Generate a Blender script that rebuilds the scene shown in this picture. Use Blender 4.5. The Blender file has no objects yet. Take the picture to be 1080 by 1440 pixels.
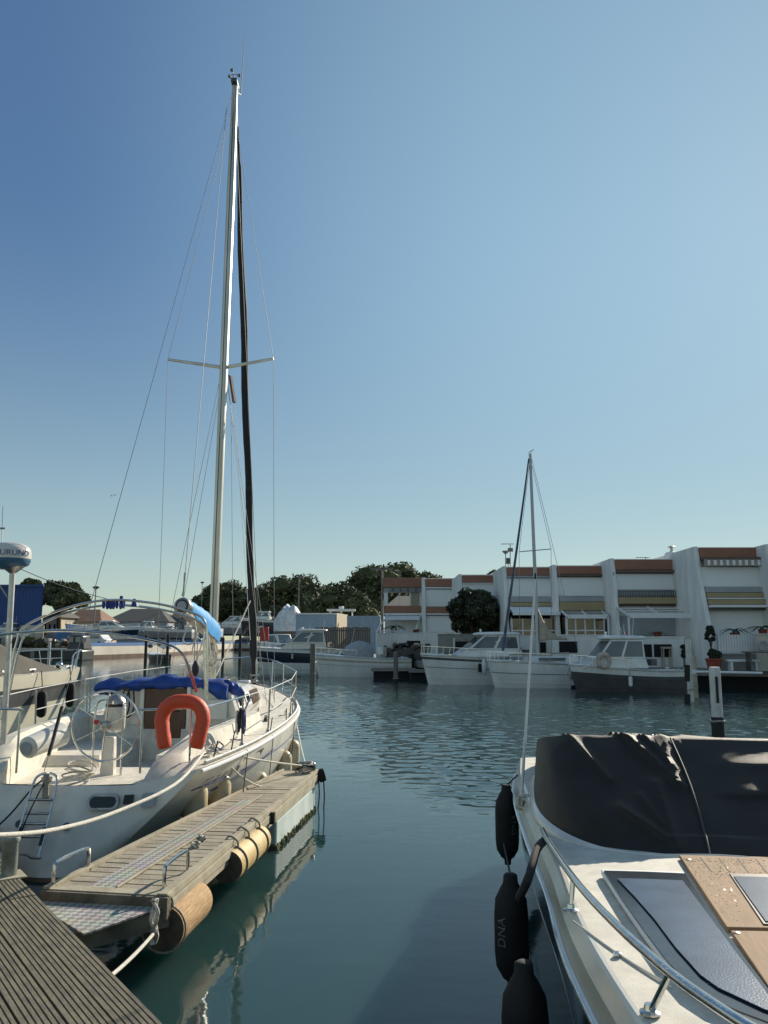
import bpy, bmesh, math, random
from mathutils import Vector, Matrix, noise
SC = bpy.context.scene
COL = SC.collection
R = math.radians
# ---------------------------------------------------------------- camera
F_PX, W_PX, H_PX = 1164.0, 1080.0, 1440.0
CAM_Z, PITCH = 2.3, math.atan(180 / 1164.0)
cam_d = bpy.data.cameras.new('camera')
cam = bpy.data.objects.new('camera', cam_d)
COL.objects.link(cam)
cam.location = (0, 0, CAM_Z)
cam.rotation_euler = (R(90) + PITCH, 0, 0)
cam_d.sensor_fit = 'HORIZONTAL'
cam_d.sensor_width = 36.0
cam_d.lens = F_PX / W_PX * 36.0
cam_d.clip_start = 0.05
cam_d.clip_end = 6000
SC.camera = cam
# ---------------------------------------------------------------- sky, sun, exposure
SUN_EL, SUN_AZ = R(26.5), R(35)          # azimuth clockwise from +Y
world = bpy.data.worlds.new('World')
SC.world = world
world.use_nodes = True
wn, wl = world.node_tree.nodes, world.node_tree.links
bg = wn['Background']
sky = wn.new('ShaderNodeTexSky')
sky.sky_type = 'NISHITA'
sky.sun_disc = False
sky.sun_elevation = SUN_EL
sky.sun_rotation = SUN_AZ
sky.altitude = 0
sky.air_density = 1.0
sky.dust_density = 0.05
sky.ozone_density = 1.0
sg = wn.new('ShaderNodeGamma'); sg.inputs[1].default_value = .5
sh = wn.new('ShaderNodeHueSaturation'); sh.inputs['Saturation'].default_value = 1.28; sh.inputs['Value'].default_value = 1.72
sm_ = wn.new('ShaderNodeMix'); sm_.data_type = 'RGBA'; sm_.blend_type = 'MULTIPLY'; sm_.inputs[0].default_value = 1; sm_.inputs[7].default_value = (.955, 1.03, 1.0, 1)
wl.new(sky.outputs[0], sg.inputs[0]); wl.new(sg.outputs[0], sh.inputs['Color']); wl.new(sh.outputs[0], sm_.inputs[6]); 
# brightness tint laid over the sky: deepest well away from the sun and high up, dimmed at the horizon, kept lighter opposite the sun as added fill
SVEC = (math.sin(SUN_AZ) * math.cos(SUN_EL), math.cos(SUN_AZ) * math.cos(SUN_EL), math.sin(SUN_EL))
wtc = wn.new('ShaderNodeTexCoord')
wdt = wn.new('ShaderNodeVectorMath'); wdt.operation = 'DOT_PRODUCT'; wdt.inputs[1].default_value = SVEC; wl.new(wtc.outputs['Generated'], wdt.inputs[0])
wsp = wn.new('ShaderNodeSeparateXYZ'); wl.new(wtc.outputs['Generated'], wsp.inputs[0])
wrz = wn.new('ShaderNodeMapRange'); wrz.interpolation_type = 'SMOOTHSTEP'; wrz.inputs[1].default_value = .08; wrz.inputs[2].default_value = .50; wl.new(wsp.outputs[2], wrz.inputs[0])
wrp = wn.new('ShaderNodeValToRGB'); wrp.color_ramp.interpolation = 'EASE'
for el_, (ps_, cl_) in zip((wrp.color_ramp.elements[0], wrp.color_ramp.elements[1], wrp.color_ramp.elements.new(.985)), ((.60, (.40, .53, .74)), (.875, (.82, .90, .95)), (.99, (1.05, 1.12, 1.10)))):
    el_.position = ps_; el_.color = (*cl_, 1)
wl.new(wdt.outputs['Value'], wrp.inputs[0])
wmh = wn.new('ShaderNodeMix'); wmh.data_type = 'RGBA'; wl.new(wrz.outputs[0], wmh.inputs[0]); wmh.inputs[6].default_value = (.77, .81, .83, 1); wl.new(wrp.outputs[0], wmh.inputs[7])
wrd = wn.new('ShaderNodeMapRange'); wrd.interpolation_type = 'SMOOTHSTEP'; wrd.inputs[1].default_value = -.05; wrd.inputs[2].default_value = .45; wl.new(wdt.outputs['Value'], wrd.inputs[0])
wmb = wn.new('ShaderNodeMix'); wmb.data_type = 'RGBA'; wl.new(wrd.outputs[0], wmb.inputs[0]); wmb.inputs[6].default_value = (.98, .96, .92, 1); wl.new(wmh.outputs[2], wmb.inputs[7])
wmf = wn.new('ShaderNodeMix'); wmf.data_type = 'RGBA'; wmf.blend_type = 'MULTIPLY'; wmf.inputs[0].default_value = 1; wl.new(sm_.outputs[2], wmf.inputs[6]); wl.new(wmb.outputs[2], wmf.inputs[7])
wl.new(wmf.outputs[2], bg.inputs[0])
bg.inputs[1].default_value = 0.105
sl = bpy.data.lights.new('sun', 'SUN')
sun = bpy.data.objects.new('sun', sl)
COL.objects.link(sun)
SV = Vector((math.sin(SUN_AZ) * math.cos(SUN_EL), math.cos(SUN_AZ) * math.cos(SUN_EL), math.sin(SUN_EL)))
sun.rotation_euler = SV.to_track_quat('Z', 'Y').to_euler()
sl.energy = 4.6
sl.angle = R(0.5)
sl.color = (1.0, 0.9, 0.74)
SC.view_settings.view_transform = 'Standard'
SC.view_settings.look = 'None'
SC.view_settings.exposure = 0.5
SC.view_settings.gamma = 1.0
# ---------------------------------------------------------------- rays of the camera: where a thing seen at a pixel stands
def ray(px, py):
    u, v = (px - 540) / F_PX, (720 - py) / F_PX
    c, s = math.cos(PITCH), math.sin(PITCH)
    return Vector((u, c - v * s, s + v * c))
def D(px, py, Y):
    d = ray(px, py)
    return Vector((0, 0, CAM_Z)) + d * (Y / d.y)
def Zp(px, py, z):
    d = ray(px, py)
    return Vector((0, 0, CAM_Z)) + d * ((z - CAM_Z) / d.z)
# ---------------------------------------------------------------- materials
MATS = {}
def mat(name, col, rough=0.5, metal=0.0, var=0.0, vscale=4.0, bump=0.0, bscale=40.0, col2=None, coat=0.0, stretch=None, spec=None, trans=0.0, ior=None, island=0.0, detail=6.0):
    m = bpy.data.materials.new(name)
    m.use_nodes = True
    n, l = m.node_tree.nodes, m.node_tree.links
    p = n['Principled BSDF']
    p.inputs['Base Color'].default_value = (*col, 1)
    p.inputs['Roughness'].default_value = rough
    p.inputs['Metallic'].default_value = metal
    if coat: p.inputs['Coat Weight'].default_value = coat; p.inputs['Coat Roughness'].default_value = 0.1
    if spec is not None: p.inputs['Specular IOR Level'].default_value = spec
    if trans: p.inputs['Transmission Weight'].default_value = trans
    if ior: p.inputs['IOR'].default_value = ior
    tc = n.new('ShaderNodeTexCoord')
    src = tc.outputs['Object']
    if stretch:
        mp = n.new('ShaderNodeMapping'); mp.inputs['Scale'].default_value = stretch
        l.new(src, mp.inputs['Vector']); src = mp.outputs[0]
    last = None
    if var or col2:
        nz = n.new('ShaderNodeTexNoise'); nz.inputs['Scale'].default_value = vscale; nz.inputs['Detail'].default_value = detail
        nz.inputs['Roughness'].default_value = 0.62
        l.new(src, nz.inputs['Vector'])
        cr = n.new('ShaderNodeValToRGB')
        a = col2 if col2 else tuple(c * (1 - var) for c in col)
        b = col if col2 else tuple(min(1, c * (1 + var * 0.6)) for c in col)
        cr.color_ramp.elements[0].position = 0.34; cr.color_ramp.elements[0].color = (*a, 1)
        cr.color_ramp.elements[1].position = 0.66; cr.color_ramp.elements[1].color = (*b, 1)
        l.new(nz.outputs['Fac'], cr.inputs['Fac']); last = cr.outputs[0]
    if island:
        g = n.new('ShaderNodeNewGeometry')
        hs = n.new('ShaderNodeHueSaturation')
        mr = n.new('ShaderNodeMapRange'); mr.inputs[3].default_value = 1 - island; mr.inputs[4].default_value = 1 + island
        l.new(g.outputs['Random Per Island'], mr.inputs[0]); l.new(mr.outputs[0], hs.inputs['Value'])
        if last: l.new(last, hs.inputs['Color'])
        else: hs.inputs['Color'].default_value = (*col, 1)
        last = hs.outputs[0]
    if last: l.new(last, p.inputs['Base Color'])
    if bump:
        nb = n.new('ShaderNodeTexNoise'); nb.inputs['Scale'].default_value = bscale; nb.inputs['Detail'].default_value = 5
        l.new(src, nb.inputs['Vector'])
        bp = n.new('ShaderNodeBump'); bp.inputs['Strength'].default_value = min(1, bump); bp.inputs['Distance'].default_value = 0.01
        l.new(nb.outputs['Fac'], bp.inputs['Height']); l.new(bp.outputs[0], p.inputs['Normal'])
    MATS[name] = m
    return m
M = MATS
mat('gelcoat', (.68, .65, .58), .22, var=.10, vscale=2.5, coat=.3)
mat('gelcoat_grimy', (.72, .69, .61), .3, var=.25, vscale=1.6, coat=.2, stretch=(1, 1, .35))
mat('gelcoat_cool', (.80, .81, .80), .28, col2=(.64, .65, .62), vscale=1.7, coat=.25, stretch=(1, 1, .5))
mat('deck_grip', (.66, .62, .53), .7, var=.18, vscale=7, bump=.35, bscale=260)
mat('cream', (.62, .58, .46), .3, var=.12, vscale=1.2, coat=.3)
mat('navy', (.012, .018, .035), .18, var=.2, coat=.4)
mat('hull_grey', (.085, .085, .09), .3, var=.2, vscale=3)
mat('hull_dark', (.05, .05, .052), .35, var=.3, vscale=3)
mat('black_hull', (.008, .008, .01), .12, coat=.4)
mat('canvas_strap', (.55, .55, .5), .8)
mat('antifoul', (.14, .10, .06), .8, var=.4, vscale=6)
mat('steel', (.62, .62, .61), .16, 1.0, var=.15, vscale=20)
mat('steel_dull', (.40, .39, .37), .38, 1.0, var=.35, vscale=18)
mat('alu', (.55, .54, .51), .42, .9, var=.18, vscale=9)
mat('mast_alu', (.62, .58, .50), .36, .75, var=.2, vscale=3, stretch=(1, 1, .2))
mat('wire', (.22, .22, .22), .6)
mat('white_wire', (.72, .72, .68), .4)
mat('rope_white', (.66, .63, .55), .85, var=.25, vscale=60, bump=.6, bscale=220)
mat('rope_grey', (.34, .31, .25), .9, var=.35, vscale=40, bump=.6, bscale=180)
mat('rope_dark', (.03, .03, .032), .9, var=.3, vscale=50)
mat('rope_blue', (.02, .04, .12), .85, var=.3, vscale=50)
mat('black_plastic', (.012, .012, .013), .45, var=.2)
mat('rubber', (.007, .007, .0075), .75, var=.35, vscale=12)
mat('fender_text', (.13, .14, .14), .6)
mat('cover_black', (.016, .0145, .013), .55, var=.35, vscale=3, bump=.25, bscale=500, spec=.3)
MATS['cover_black'].node_tree.nodes['Principled BSDF'].inputs['Sheen Weight'].default_value = .12
MATS['cover_black'].node_tree.nodes['Principled BSDF'].inputs['Sheen Tint'].default_value = (1, .86, .68, 1)
mat('cover_taupe', (.085, .075, .058), .85, var=.2, vscale=2.5, bump=.3, bscale=90)
mat('sail_dark', (.022, .024, .028), .8, var=.35, vscale=7)
mat('sail_cream', (.44, .38, .29), .85, var=.25, vscale=5)
mat('blue_canvas', (.012, .06, .30), .62, var=.45, vscale=6, bump=.5, bscale=30)
mat('cyan_canvas', (.01, .26, .62), .65, var=.2, vscale=3)
mat('orange_foam', (.72, .072, .02), .6, col2=(.58, .085, .035), vscale=9, bump=.5, bscale=45)
mat('fender_cream', (.62, .56, .40), .5, var=.0, col2=(.40, .27, .12), vscale=2.6)
mat('fender_yellow', (.60, .47, .21), .65, col2=(.42, .27, .10), vscale=5, bump=.3)
mat('fender_wood', (.50, .34, .17), .8, col2=(.33, .18, .07), vscale=7, bump=.6, bscale=22, stretch=(9, .7, 9))
mat('fender_end', (.10, .08, .06), .85, var=.5, vscale=9)
mat('mahogany', (.075, .028, .014), .4, var=.35, vscale=5, stretch=(6, 6, .8))
mat('glass_dark', (.012, .015, .018), .06, spec=.6)
mat('glass_far', (.10, .12, .13), .08, spec=.8, var=.2, vscale=1)
mat('glass_sky', (.20, .235, .255), .12, spec=.8, var=.25, vscale=.6)
mat('glass_brown', (.16, .09, .05), .12, spec=.7, var=.4, vscale=6)
mat('plank', (.36, .32, .245), .85, col2=(.23, .20, .15), vscale=5, bump=.5, bscale=60, stretch=(1, 1, 1), island=.16)
mat('beam_wood', (.22, .19, .14), .85, col2=(.10, .085, .06), vscale=5, bump=.4)
mat('rail_wood', (.42, .38, .28), .8, col2=(.27, .24, .17), vscale=4, bump=.3)
mat('pile_wood', (.22, .20, .17), .9, col2=(.12, .105, .09), vscale=4, bump=.5, stretch=(6, 6, .6))
mat('pile_tar', (.012, .011, .011), .7, var=.3)
mat('pile_white', (.62, .63, .62), .6, col2=(.42, .42, .40), vscale=4, stretch=(2, 2, .7))
mat('float_white', (.55, .62, .60), .45, col2=(.36, .45, .42), vscale=2.2)
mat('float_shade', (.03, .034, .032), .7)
mat('weed', (.16, .14, .05), .9, col2=(.05, .06, .02), vscale=18, bump=.8)
mat('wall_white', (.88, .87, .85), .85, col2=(.66, .66, .65), vscale=1.1, bump=.2, bscale=12, stretch=(1, 1, .3))
mat('wall_grey', (.36, .38, .40), .85, var=.15, vscale=.8)
mat('blind', (.84, .85, .86), .8, var=.05, vscale=.4)
mat('terracotta', (.33, .155, .105), .85, var=.14, vscale=1.2)
mat('brown_edge', (.15, .105, .085), .8, var=.2)
mat('ochre', (.37, .29, .165), .85, var=.12, vscale=1)
mat('trim_white', (.74, .75, .76), .6, var=.06)
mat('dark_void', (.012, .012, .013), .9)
mat('hedge_brown', (.05, .035, .025), .9, var=.4, vscale=6)
mat('gold_reflection_glass', (.16, .12, .06), .1, col2=(.02, .018, .014), vscale=1.1, spec=.8)  # golden light reflected by the veranda glazing is put into its base colour
mat('concrete', (.28, .27, .25), .9, var=.25, vscale=1.2, bump=.4, bscale=14)
mat('quay_white', (.60, .57, .50), .85, col2=(.45, .40, .33), vscale=.35)
mat('quay_blue', (.03, .13, .36), .7, var=.2, vscale=.5)
mat('rust_stain', (.16, .09, .06), .9, col2=(.07, .05, .04), vscale=.9)
mat('asphalt', (.085, .08, .075), .9, var=.2, vscale=.3)
mat('ground', (.20, .18, .15), .95, var=.3, vscale=.1)
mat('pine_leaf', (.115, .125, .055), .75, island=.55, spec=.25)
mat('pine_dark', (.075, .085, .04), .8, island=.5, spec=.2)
mat('bush_leaf', (.055, .062, .036), .7, island=.55, spec=.3)
mat('palm_leaf', (.03, .055, .022), .6, island=.4)
mat('bark', (.10, .07, .05), .95, var=.4, vscale=3)
mat('blue_sheet', (.02, .07, .24), .5, var=.12, vscale=.5)
mat('roof_tile', (.22, .12, .085), .9, var=.25, vscale=.8)
mat('roof_grey', (.09, .088, .085), .9, var=.2)
mat('house_cream', (.50, .43, .32), .9, var=.1)
mat('paint_red', (.42, .03, .02), .4)
mat('paint_blue', (.05, .16, .36), .4)
mat('paint_white', (.74, .75, .75), .4, var=.06)
mat('paint_silver', (.42, .44, .46), .3, .3)
mat('paint_black', (.02, .02, .022), .3)
mat('container_blue', (.30, .40, .50), .6, var=.1)
mat('shrink_wrap', (.62, .64, .68), .3, var=.25, vscale=2.5, bump=1, bscale=5)
mat('teak', (.34, .215, .125), .75, col2=(.24, .15, .08), vscale=3.5, stretch=(14, 1.2, 4), spec=.25)
mat('teak_wet', (.30, .17, .09), .2, var=.3, vscale=30)
mat('drop', (.5, .5, .5), .02, trans=1.0, ior=1.33)
mat('flag_red', (.5, .03, .03), .8)
mat('flag_white', (.8, .8, .8), .8)
mat('flag_blue', (.02, .04, .25), .8)
mat('radar_blue', (.04, .13, .22), .35)
mat('letter_blue', (.02, .05, .25), .5)
mat('letter_grey', (.30, .31, .33), .5)
mat('skin_gull', (.5, .5, .5), .8)
mat('terracotta_pot', (.30, .07, .04), .8, var=.2)
# ---------------------------------------------------------------- mesh builder
class MB:
    def __init__(s): s.v, s.f, s.m, s.mats = [], [], [], []
    def mi(s, name):
        if name not in s.mats: s.mats.append(name)
        return s.mats.index(name)
    def add(s, vs, fs, m):
        b = len(s.v); k = s.mi(m)
        s.v += [tuple(v) for v in vs]
        for f in fs: s.f.append(tuple(i + b for i in f)); s.m.append(k)
    def box(s, c, d, m, rz=0.0, top=(1, 1), rot=None):
        x, y, z = d[0] / 2, d[1] / 2, d[2] / 2
        vs = [(-x, -y, -z), (x, -y, -z), (x, y, -z), (-x, y, -z), (-x * top[0], -y * top[1], z), (x * top[0], -y * top[1], z), (x * top[0], y * top[1], z), (-x * top[0], y * top[1], z)]
        mt = rot if rot else Matrix.Rotation(rz, 3, 'Z')
        vs = [Vector(c) + mt @ Vector(v) for v in vs]
        s.add(vs, [(3, 2, 1, 0), (4, 5, 6, 7), (0, 1, 5, 4), (1, 2, 6, 5), (2, 3, 7, 6), (3, 0, 4, 7)], m)
    def bar(s, a, b, w, h, m, up=(0, 0, 1)):
        a, b = Vector(a), Vector(b); d = b - a; L = d.length; d.normalize()
        sd = d.cross(Vector(up)); sd.normalize(); u = sd.cross(d)
        vs = [a + sd * (i * w / 2) + u * (j * h / 2) for i, j in ((-1, -1), (1, -1), (1, 1), (-1, 1))]
        vs += [v + d * L for v in vs]
        s.add(vs, [(0, 1, 2, 3), (7, 6, 5, 4), (0, 4, 5, 1), (1, 5, 6, 2), (2, 6, 7, 3), (3, 7, 4, 0)], m)
    def tube(s, pts, r, m, n=8, radii=None, closed=False, sq=1.0):
        P = [Vector(p) for p in pts]; k = len(P); vs = []; fs = []
        ref = None
        for i in range(k):
            a = P[i - 1] if (i > 0 or closed) else P[i]; b = P[(i + 1) % k] if (i < k - 1 or closed) else P[i]
            t = (b - a)
            if t.length < 1e-9: t = Vector((0, 0, 1))
            t.normalize()
            if ref is None:
                ref = Vector((0, 0, 1)) if abs(t.z) < .9 else Vector((0, 1, 0))
            x = ref - t * ref.dot(t)
            if x.length < 1e-4: x = t.orthogonal()
            x.normalize(); ref = x; y = t.cross(x)
            rr = radii[i] if radii else r
            for j in range(n):
                an = 2 * math.pi * j / n
                vs.append(P[i] + x * (math.cos(an) * rr) + y * (math.sin(an) * rr * sq))
        for i in range(k - (0 if closed else 1)):
            i2 = (i + 1) % k
            for j in range(n):
                fs.append((i * n + j, i * n + (j + 1) % n, i2 * n + (j + 1) % n, i2 * n + j))
        if not closed:
            fs.append(tuple(range(n - 1, -1, -1))); fs.append(tuple((k - 1) * n + j for j in range(n)))
        s.add(vs, fs, m)
    def lathe(s, prof, c, m, n=20, axis=(0, 0, 1)):
        ax = Vector(axis).normalized(); x = ax.orthogonal().normalized(); y = ax.cross(x); c = Vector(c)
        vs = []; fs = []
        for r, h in prof:
            for j in range(n):
                a = 2 * math.pi * j / n
                vs.append(c + ax * h + x * (r * math.cos(a)) + y * (r * math.sin(a)))
        for i in range(len(prof) - 1):
            for j in range(n):
                fs.append((i * n + j, i * n + (j + 1) % n, (i + 1) * n + (j + 1) % n, (i + 1) * n + j))
        fs.append(tuple(range(n - 1, -1, -1))); fs.append(tuple((len(prof) - 1) * n + j for j in range(n)))
        s.add(vs, fs, m)
    def grid(s, rows, m, closed=False, flip=False):
        h, w = len(rows), len(rows[0]); vs = [p for r in rows for p in r]; fs = []
        for i in range(h - 1):
            for j in range(w - (0 if closed else 1)):
                j2 = (j + 1) % w
                f = (i * w + j, i * w + j2, (i + 1) * w + j2, (i + 1) * w + j)
                fs.append(f[::-1] if flip else f)
        s.add(vs, fs, m)
    def prism(s, poly, a, b, m, axis='x'):
        # poly of (u, v) extruded from a to b along axis
        def P(u, v, t): return (t, u, v) if axis == 'x' else ((u, t, v) if axis == 'y' else (u, v, t))
        k = len(poly)
        vs = [P(u, v, a) for u, v in poly] + [P(u, v, b) for u, v in poly]
        fs = [tuple(range(k - 1, -1, -1)), tuple(range(k, 2 * k))] + [(i, (i + 1) % k, k + (i + 1) % k, k + i) for i in range(k)]
        s.add(vs, fs, m)
    def quad(s, q, m): s.add(q, [tuple(range(len(q)))], m)
    def slab(s, q, t, m):
        # a thick polygon: q pushed back along its normal by t
        q = [Vector(p) for p in q]; nrm = (q[1] - q[0]).cross(q[2] - q[0]).normalized(); k = len(q)
        vs = q + [p - nrm * t for p in q]
        fs = [tuple(range(k)), tuple(range(2 * k - 1, k - 1, -1))] + [(i, k + i, k + (i + 1) % k, (i + 1) % k) for i in range(k)]
        s.add(vs, fs, m)
    def blob(s, c, r, m, n=8, k=6, amp=0.0, seed=0):
        rows = []
        for i in range(k + 1):
            th = math.pi * i / k; row = []
            for j in range(n):
                ph = 2 * math.pi * j / n
                d = Vector((math.sin(th) * math.cos(ph), math.sin(th) * math.sin(ph), math.cos(th)))
                q = 1 + amp * noise.noise(d * 1.7 + Vector((seed, seed * .7, 0)))
                row.append(Vector(c) + Vector((d.x * r[0], d.y * r[1], d.z * r[2])) * q)
            rows.append(row)
        s.grid(rows, m, closed=True)
    def build(s, name, parent=None, smooth=True, angle=38, bevel=0.0, world=False, seg=2, mtx=None):
        me = bpy.data.meshes.new(name)
        vs = s.v
        if mtx is not None: vs = [mtx @ Vector(v) for v in vs]
        if world and parent is not None:
            inv = full_matrix(parent).inverted()
            vs = [inv @ Vector(v) for v in vs]
        me.from_pydata([tuple(v) for v in vs], [], s.f)
        for n in s.mats: me.materials.append(MATS[n])
        me.polygons.foreach_set('material_index', s.m)
        bm = bmesh.new(); bm.from_mesh(me)
        bmesh.ops.recalc_face_normals(bm, faces=bm.faces)
        bm.to_mesh(me); bm.free()
        if smooth:
            me.polygons.foreach_set('use_smooth', [True] * len(me.polygons))
            me.set_sharp_from_angle(angle=R(angle))
        me.update()
        o = bpy.data.objects.new(name, me)
        COL.objects.link(o)
        if parent is not None: o.parent = parent
        if bevel:
            md = o.modifiers.new('bevel', 'BEVEL'); md.width = bevel; md.segments = seg; md.limit_method = 'ANGLE'; md.angle_limit = R(40)
        return o
def full_matrix(o):
    m = Matrix.LocRotScale(o.location, o.rotation_euler, o.scale)
    return full_matrix(o.parent) @ m if o.parent else m
def tag(o, label=None, cat=None, group=None, kind=None):
    if label: o['label'] = label
    if cat: o['category'] = cat
    if group: o['group'] = group
    if kind: o['kind'] = kind
    return o
def thing(name, label, cat, loc=(0, 0, 0), rz=0.0, group=None):
    o = bpy.data.objects.new(name, None); COL.objects.link(o)
    o.empty_display_size = .2
    o.location = loc; o.rotation_euler = (0, 0, rz)
    return tag(o, label, cat, group)
def copy_tree(o, parent=None):
    c = o.copy(); COL.objects.link(c)
    if parent is not None: c.parent = parent
    for ch in list(o.children): copy_tree(ch, c)
    return c
def lerp(a, b, t): return a + (b - a) * t
def cat_rom(vals, n):
    # resample a list of tuples smoothly to n rows
    k = len(vals); out = []
    for i in range(n):
        t = i / (n - 1) * (k - 1); j = min(int(t), k - 2); f = t - j
        p0, p1, p2, p3 = vals[max(j - 1, 0)], vals[j], vals[j + 1], vals[min(j + 2, k - 1)]
        out.append(tuple(.5 * (2 * b + (c - a) * f + (2 * a - 5 * b + 4 * c - d) * f * f + (3 * b - a - 3 * c + d) * f ** 3) for a, b, c, d in zip(p0, p1, p2, p3)))
    return out
def spl(pts, n=24): return [Vector(p) for p in cat_rom([tuple(p) for p in pts], n)]
def sag(a, b, s, n=14):
    a, b = Vector(a), Vector(b)
    return [a.lerp(b, i / (n - 1)) - Vector((0, 0, s * 4 * (i / (n - 1)) * (1 - i / (n - 1)))) for i in range(n)]
def text_verts(body, size=1.0, depth=0.004):
    cu = bpy.data.curves.new('lettering', 'FONT'); cu.body = body; cu.size = size; cu.extrude = depth; cu.align_x = 'CENTER'; cu.resolution_u = 3
    o = bpy.data.objects.new('lettering', cu); COL.objects.link(o)
    dg = bpy.context.evaluated_depsgraph_get(); dg.update()
    me = o.evaluated_get(dg).to_mesh()
    vs = [v.co.copy() for v in me.vertices]; fs = [tuple(p.vertices) for p in me.polygons]
    o.evaluated_get(dg).to_mesh_clear()
    bpy.data.objects.remove(o); bpy.data.curves.remove(cu)
    return vs, fs
def fr_quad(q, u0, u1, v0, v1, off=0.0):
    # sub-quad of q (bl, br, tr, tl), pushed out along its normal
    q = [Vector(p) for p in q]; nrm = (q[1] - q[0]).cross(q[3] - q[0]).normalized()
    def B(u, v): return q[0].lerp(q[1], u).lerp(q[3].lerp(q[2], u), v) + nrm * off
    return [B(u0, v0), B(u1, v0), B(u1, v1), B(u0, v1)]
mat('steel_worn', (.30, .32, .30), .5, .5, col2=(.14, .16, .13), vscale=9)
def tread_mat():
    m = bpy.data.materials.new('tread'); m.use_nodes = True; n, l = m.node_tree.nodes, m.node_tree.links
    p = n['Principled BSDF']; p.inputs['Metallic'].default_value = .25; p.inputs['Roughness'].default_value = .45
    tc = n.new('ShaderNodeTexCoord'); mp = n.new('ShaderNodeMapping'); mp.inputs['Rotation'].default_value = (0, 0, R(45)); l.new(tc.outputs['Object'], mp.inputs['Vector'])
    ck = n.new('ShaderNodeTexChecker'); ck.inputs['Scale'].default_value = 22; ck.inputs['Color1'].default_value = (.72, .69, .60, 1); ck.inputs['Color2'].default_value = (.38, .36, .31, 1); l.new(mp.outputs[0], ck.inputs['Vector'])
    nz = n.new('ShaderNodeTexNoise'); nz.inputs['Scale'].default_value = 6; l.new(tc.outputs['Object'], nz.inputs['Vector'])
    mx = n.new('ShaderNodeMix'); mx.data_type = 'RGBA'; mx.blend_type = 'MULTIPLY'; mx.inputs[0].default_value = .5
    l.new(ck.outputs['Color'], mx.inputs[6]); l.new(nz.outputs['Color'], mx.inputs[7]); l.new(mx.outputs[2], p.inputs['Base Color'])
    bp = n.new('ShaderNodeBump'); bp.inputs['Distance'].default_value = .006; bp.inputs['Strength'].default_value = .9; l.new(ck.outputs['Fac'], bp.inputs['Height']); l.new(bp.outputs[0], p.inputs['Normal'])
    MATS['tread'] = m
tread_mat()
mat('dock_plank', (.215, .19, .125), .88, col2=(.10, .088, .072), vscale=6, bump=.6, bscale=120, stretch=(1.2, 4, 4), island=.0, detail=10)
mat('cream_band', (.46, .42, .33), .3, var=.12, vscale=3, coat=.2)
mat('window_tint', (.035, .045, .055), .18, spec=.7, var=.3, vscale=9)
mat('window_wet', (.07, .125, .205), .3, spec=.3, col2=(.026, .05, .095), vscale=2.6, bump=.12, bscale=130)
mat('drop_dark', (.20, .12, .07), .05, spec=.8)
mat('cover_seam', (.06, .06, .058), .6)
mat('ring_fender', (.50, .42, .36), .8, var=.3, vscale=5)
mat('mast_grey', (.42, .44, .47), .4, .5)
mat('blue_grey', (.09, .11, .16), .75, var=.3, vscale=3)
mat('cover_grey', (.34, .36, .38), .7, var=.15)
mat('hull_mid', (.26, .27, .28), .35, var=.15)
mat('pile_dark', (.045, .042, .04), .9, var=.4, vscale=3)
mat('terracotta_dull', (.38, .30, .27), .85)
mat('hedge_leaf', (.05, .032, .022), .8, island=.5)
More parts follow.
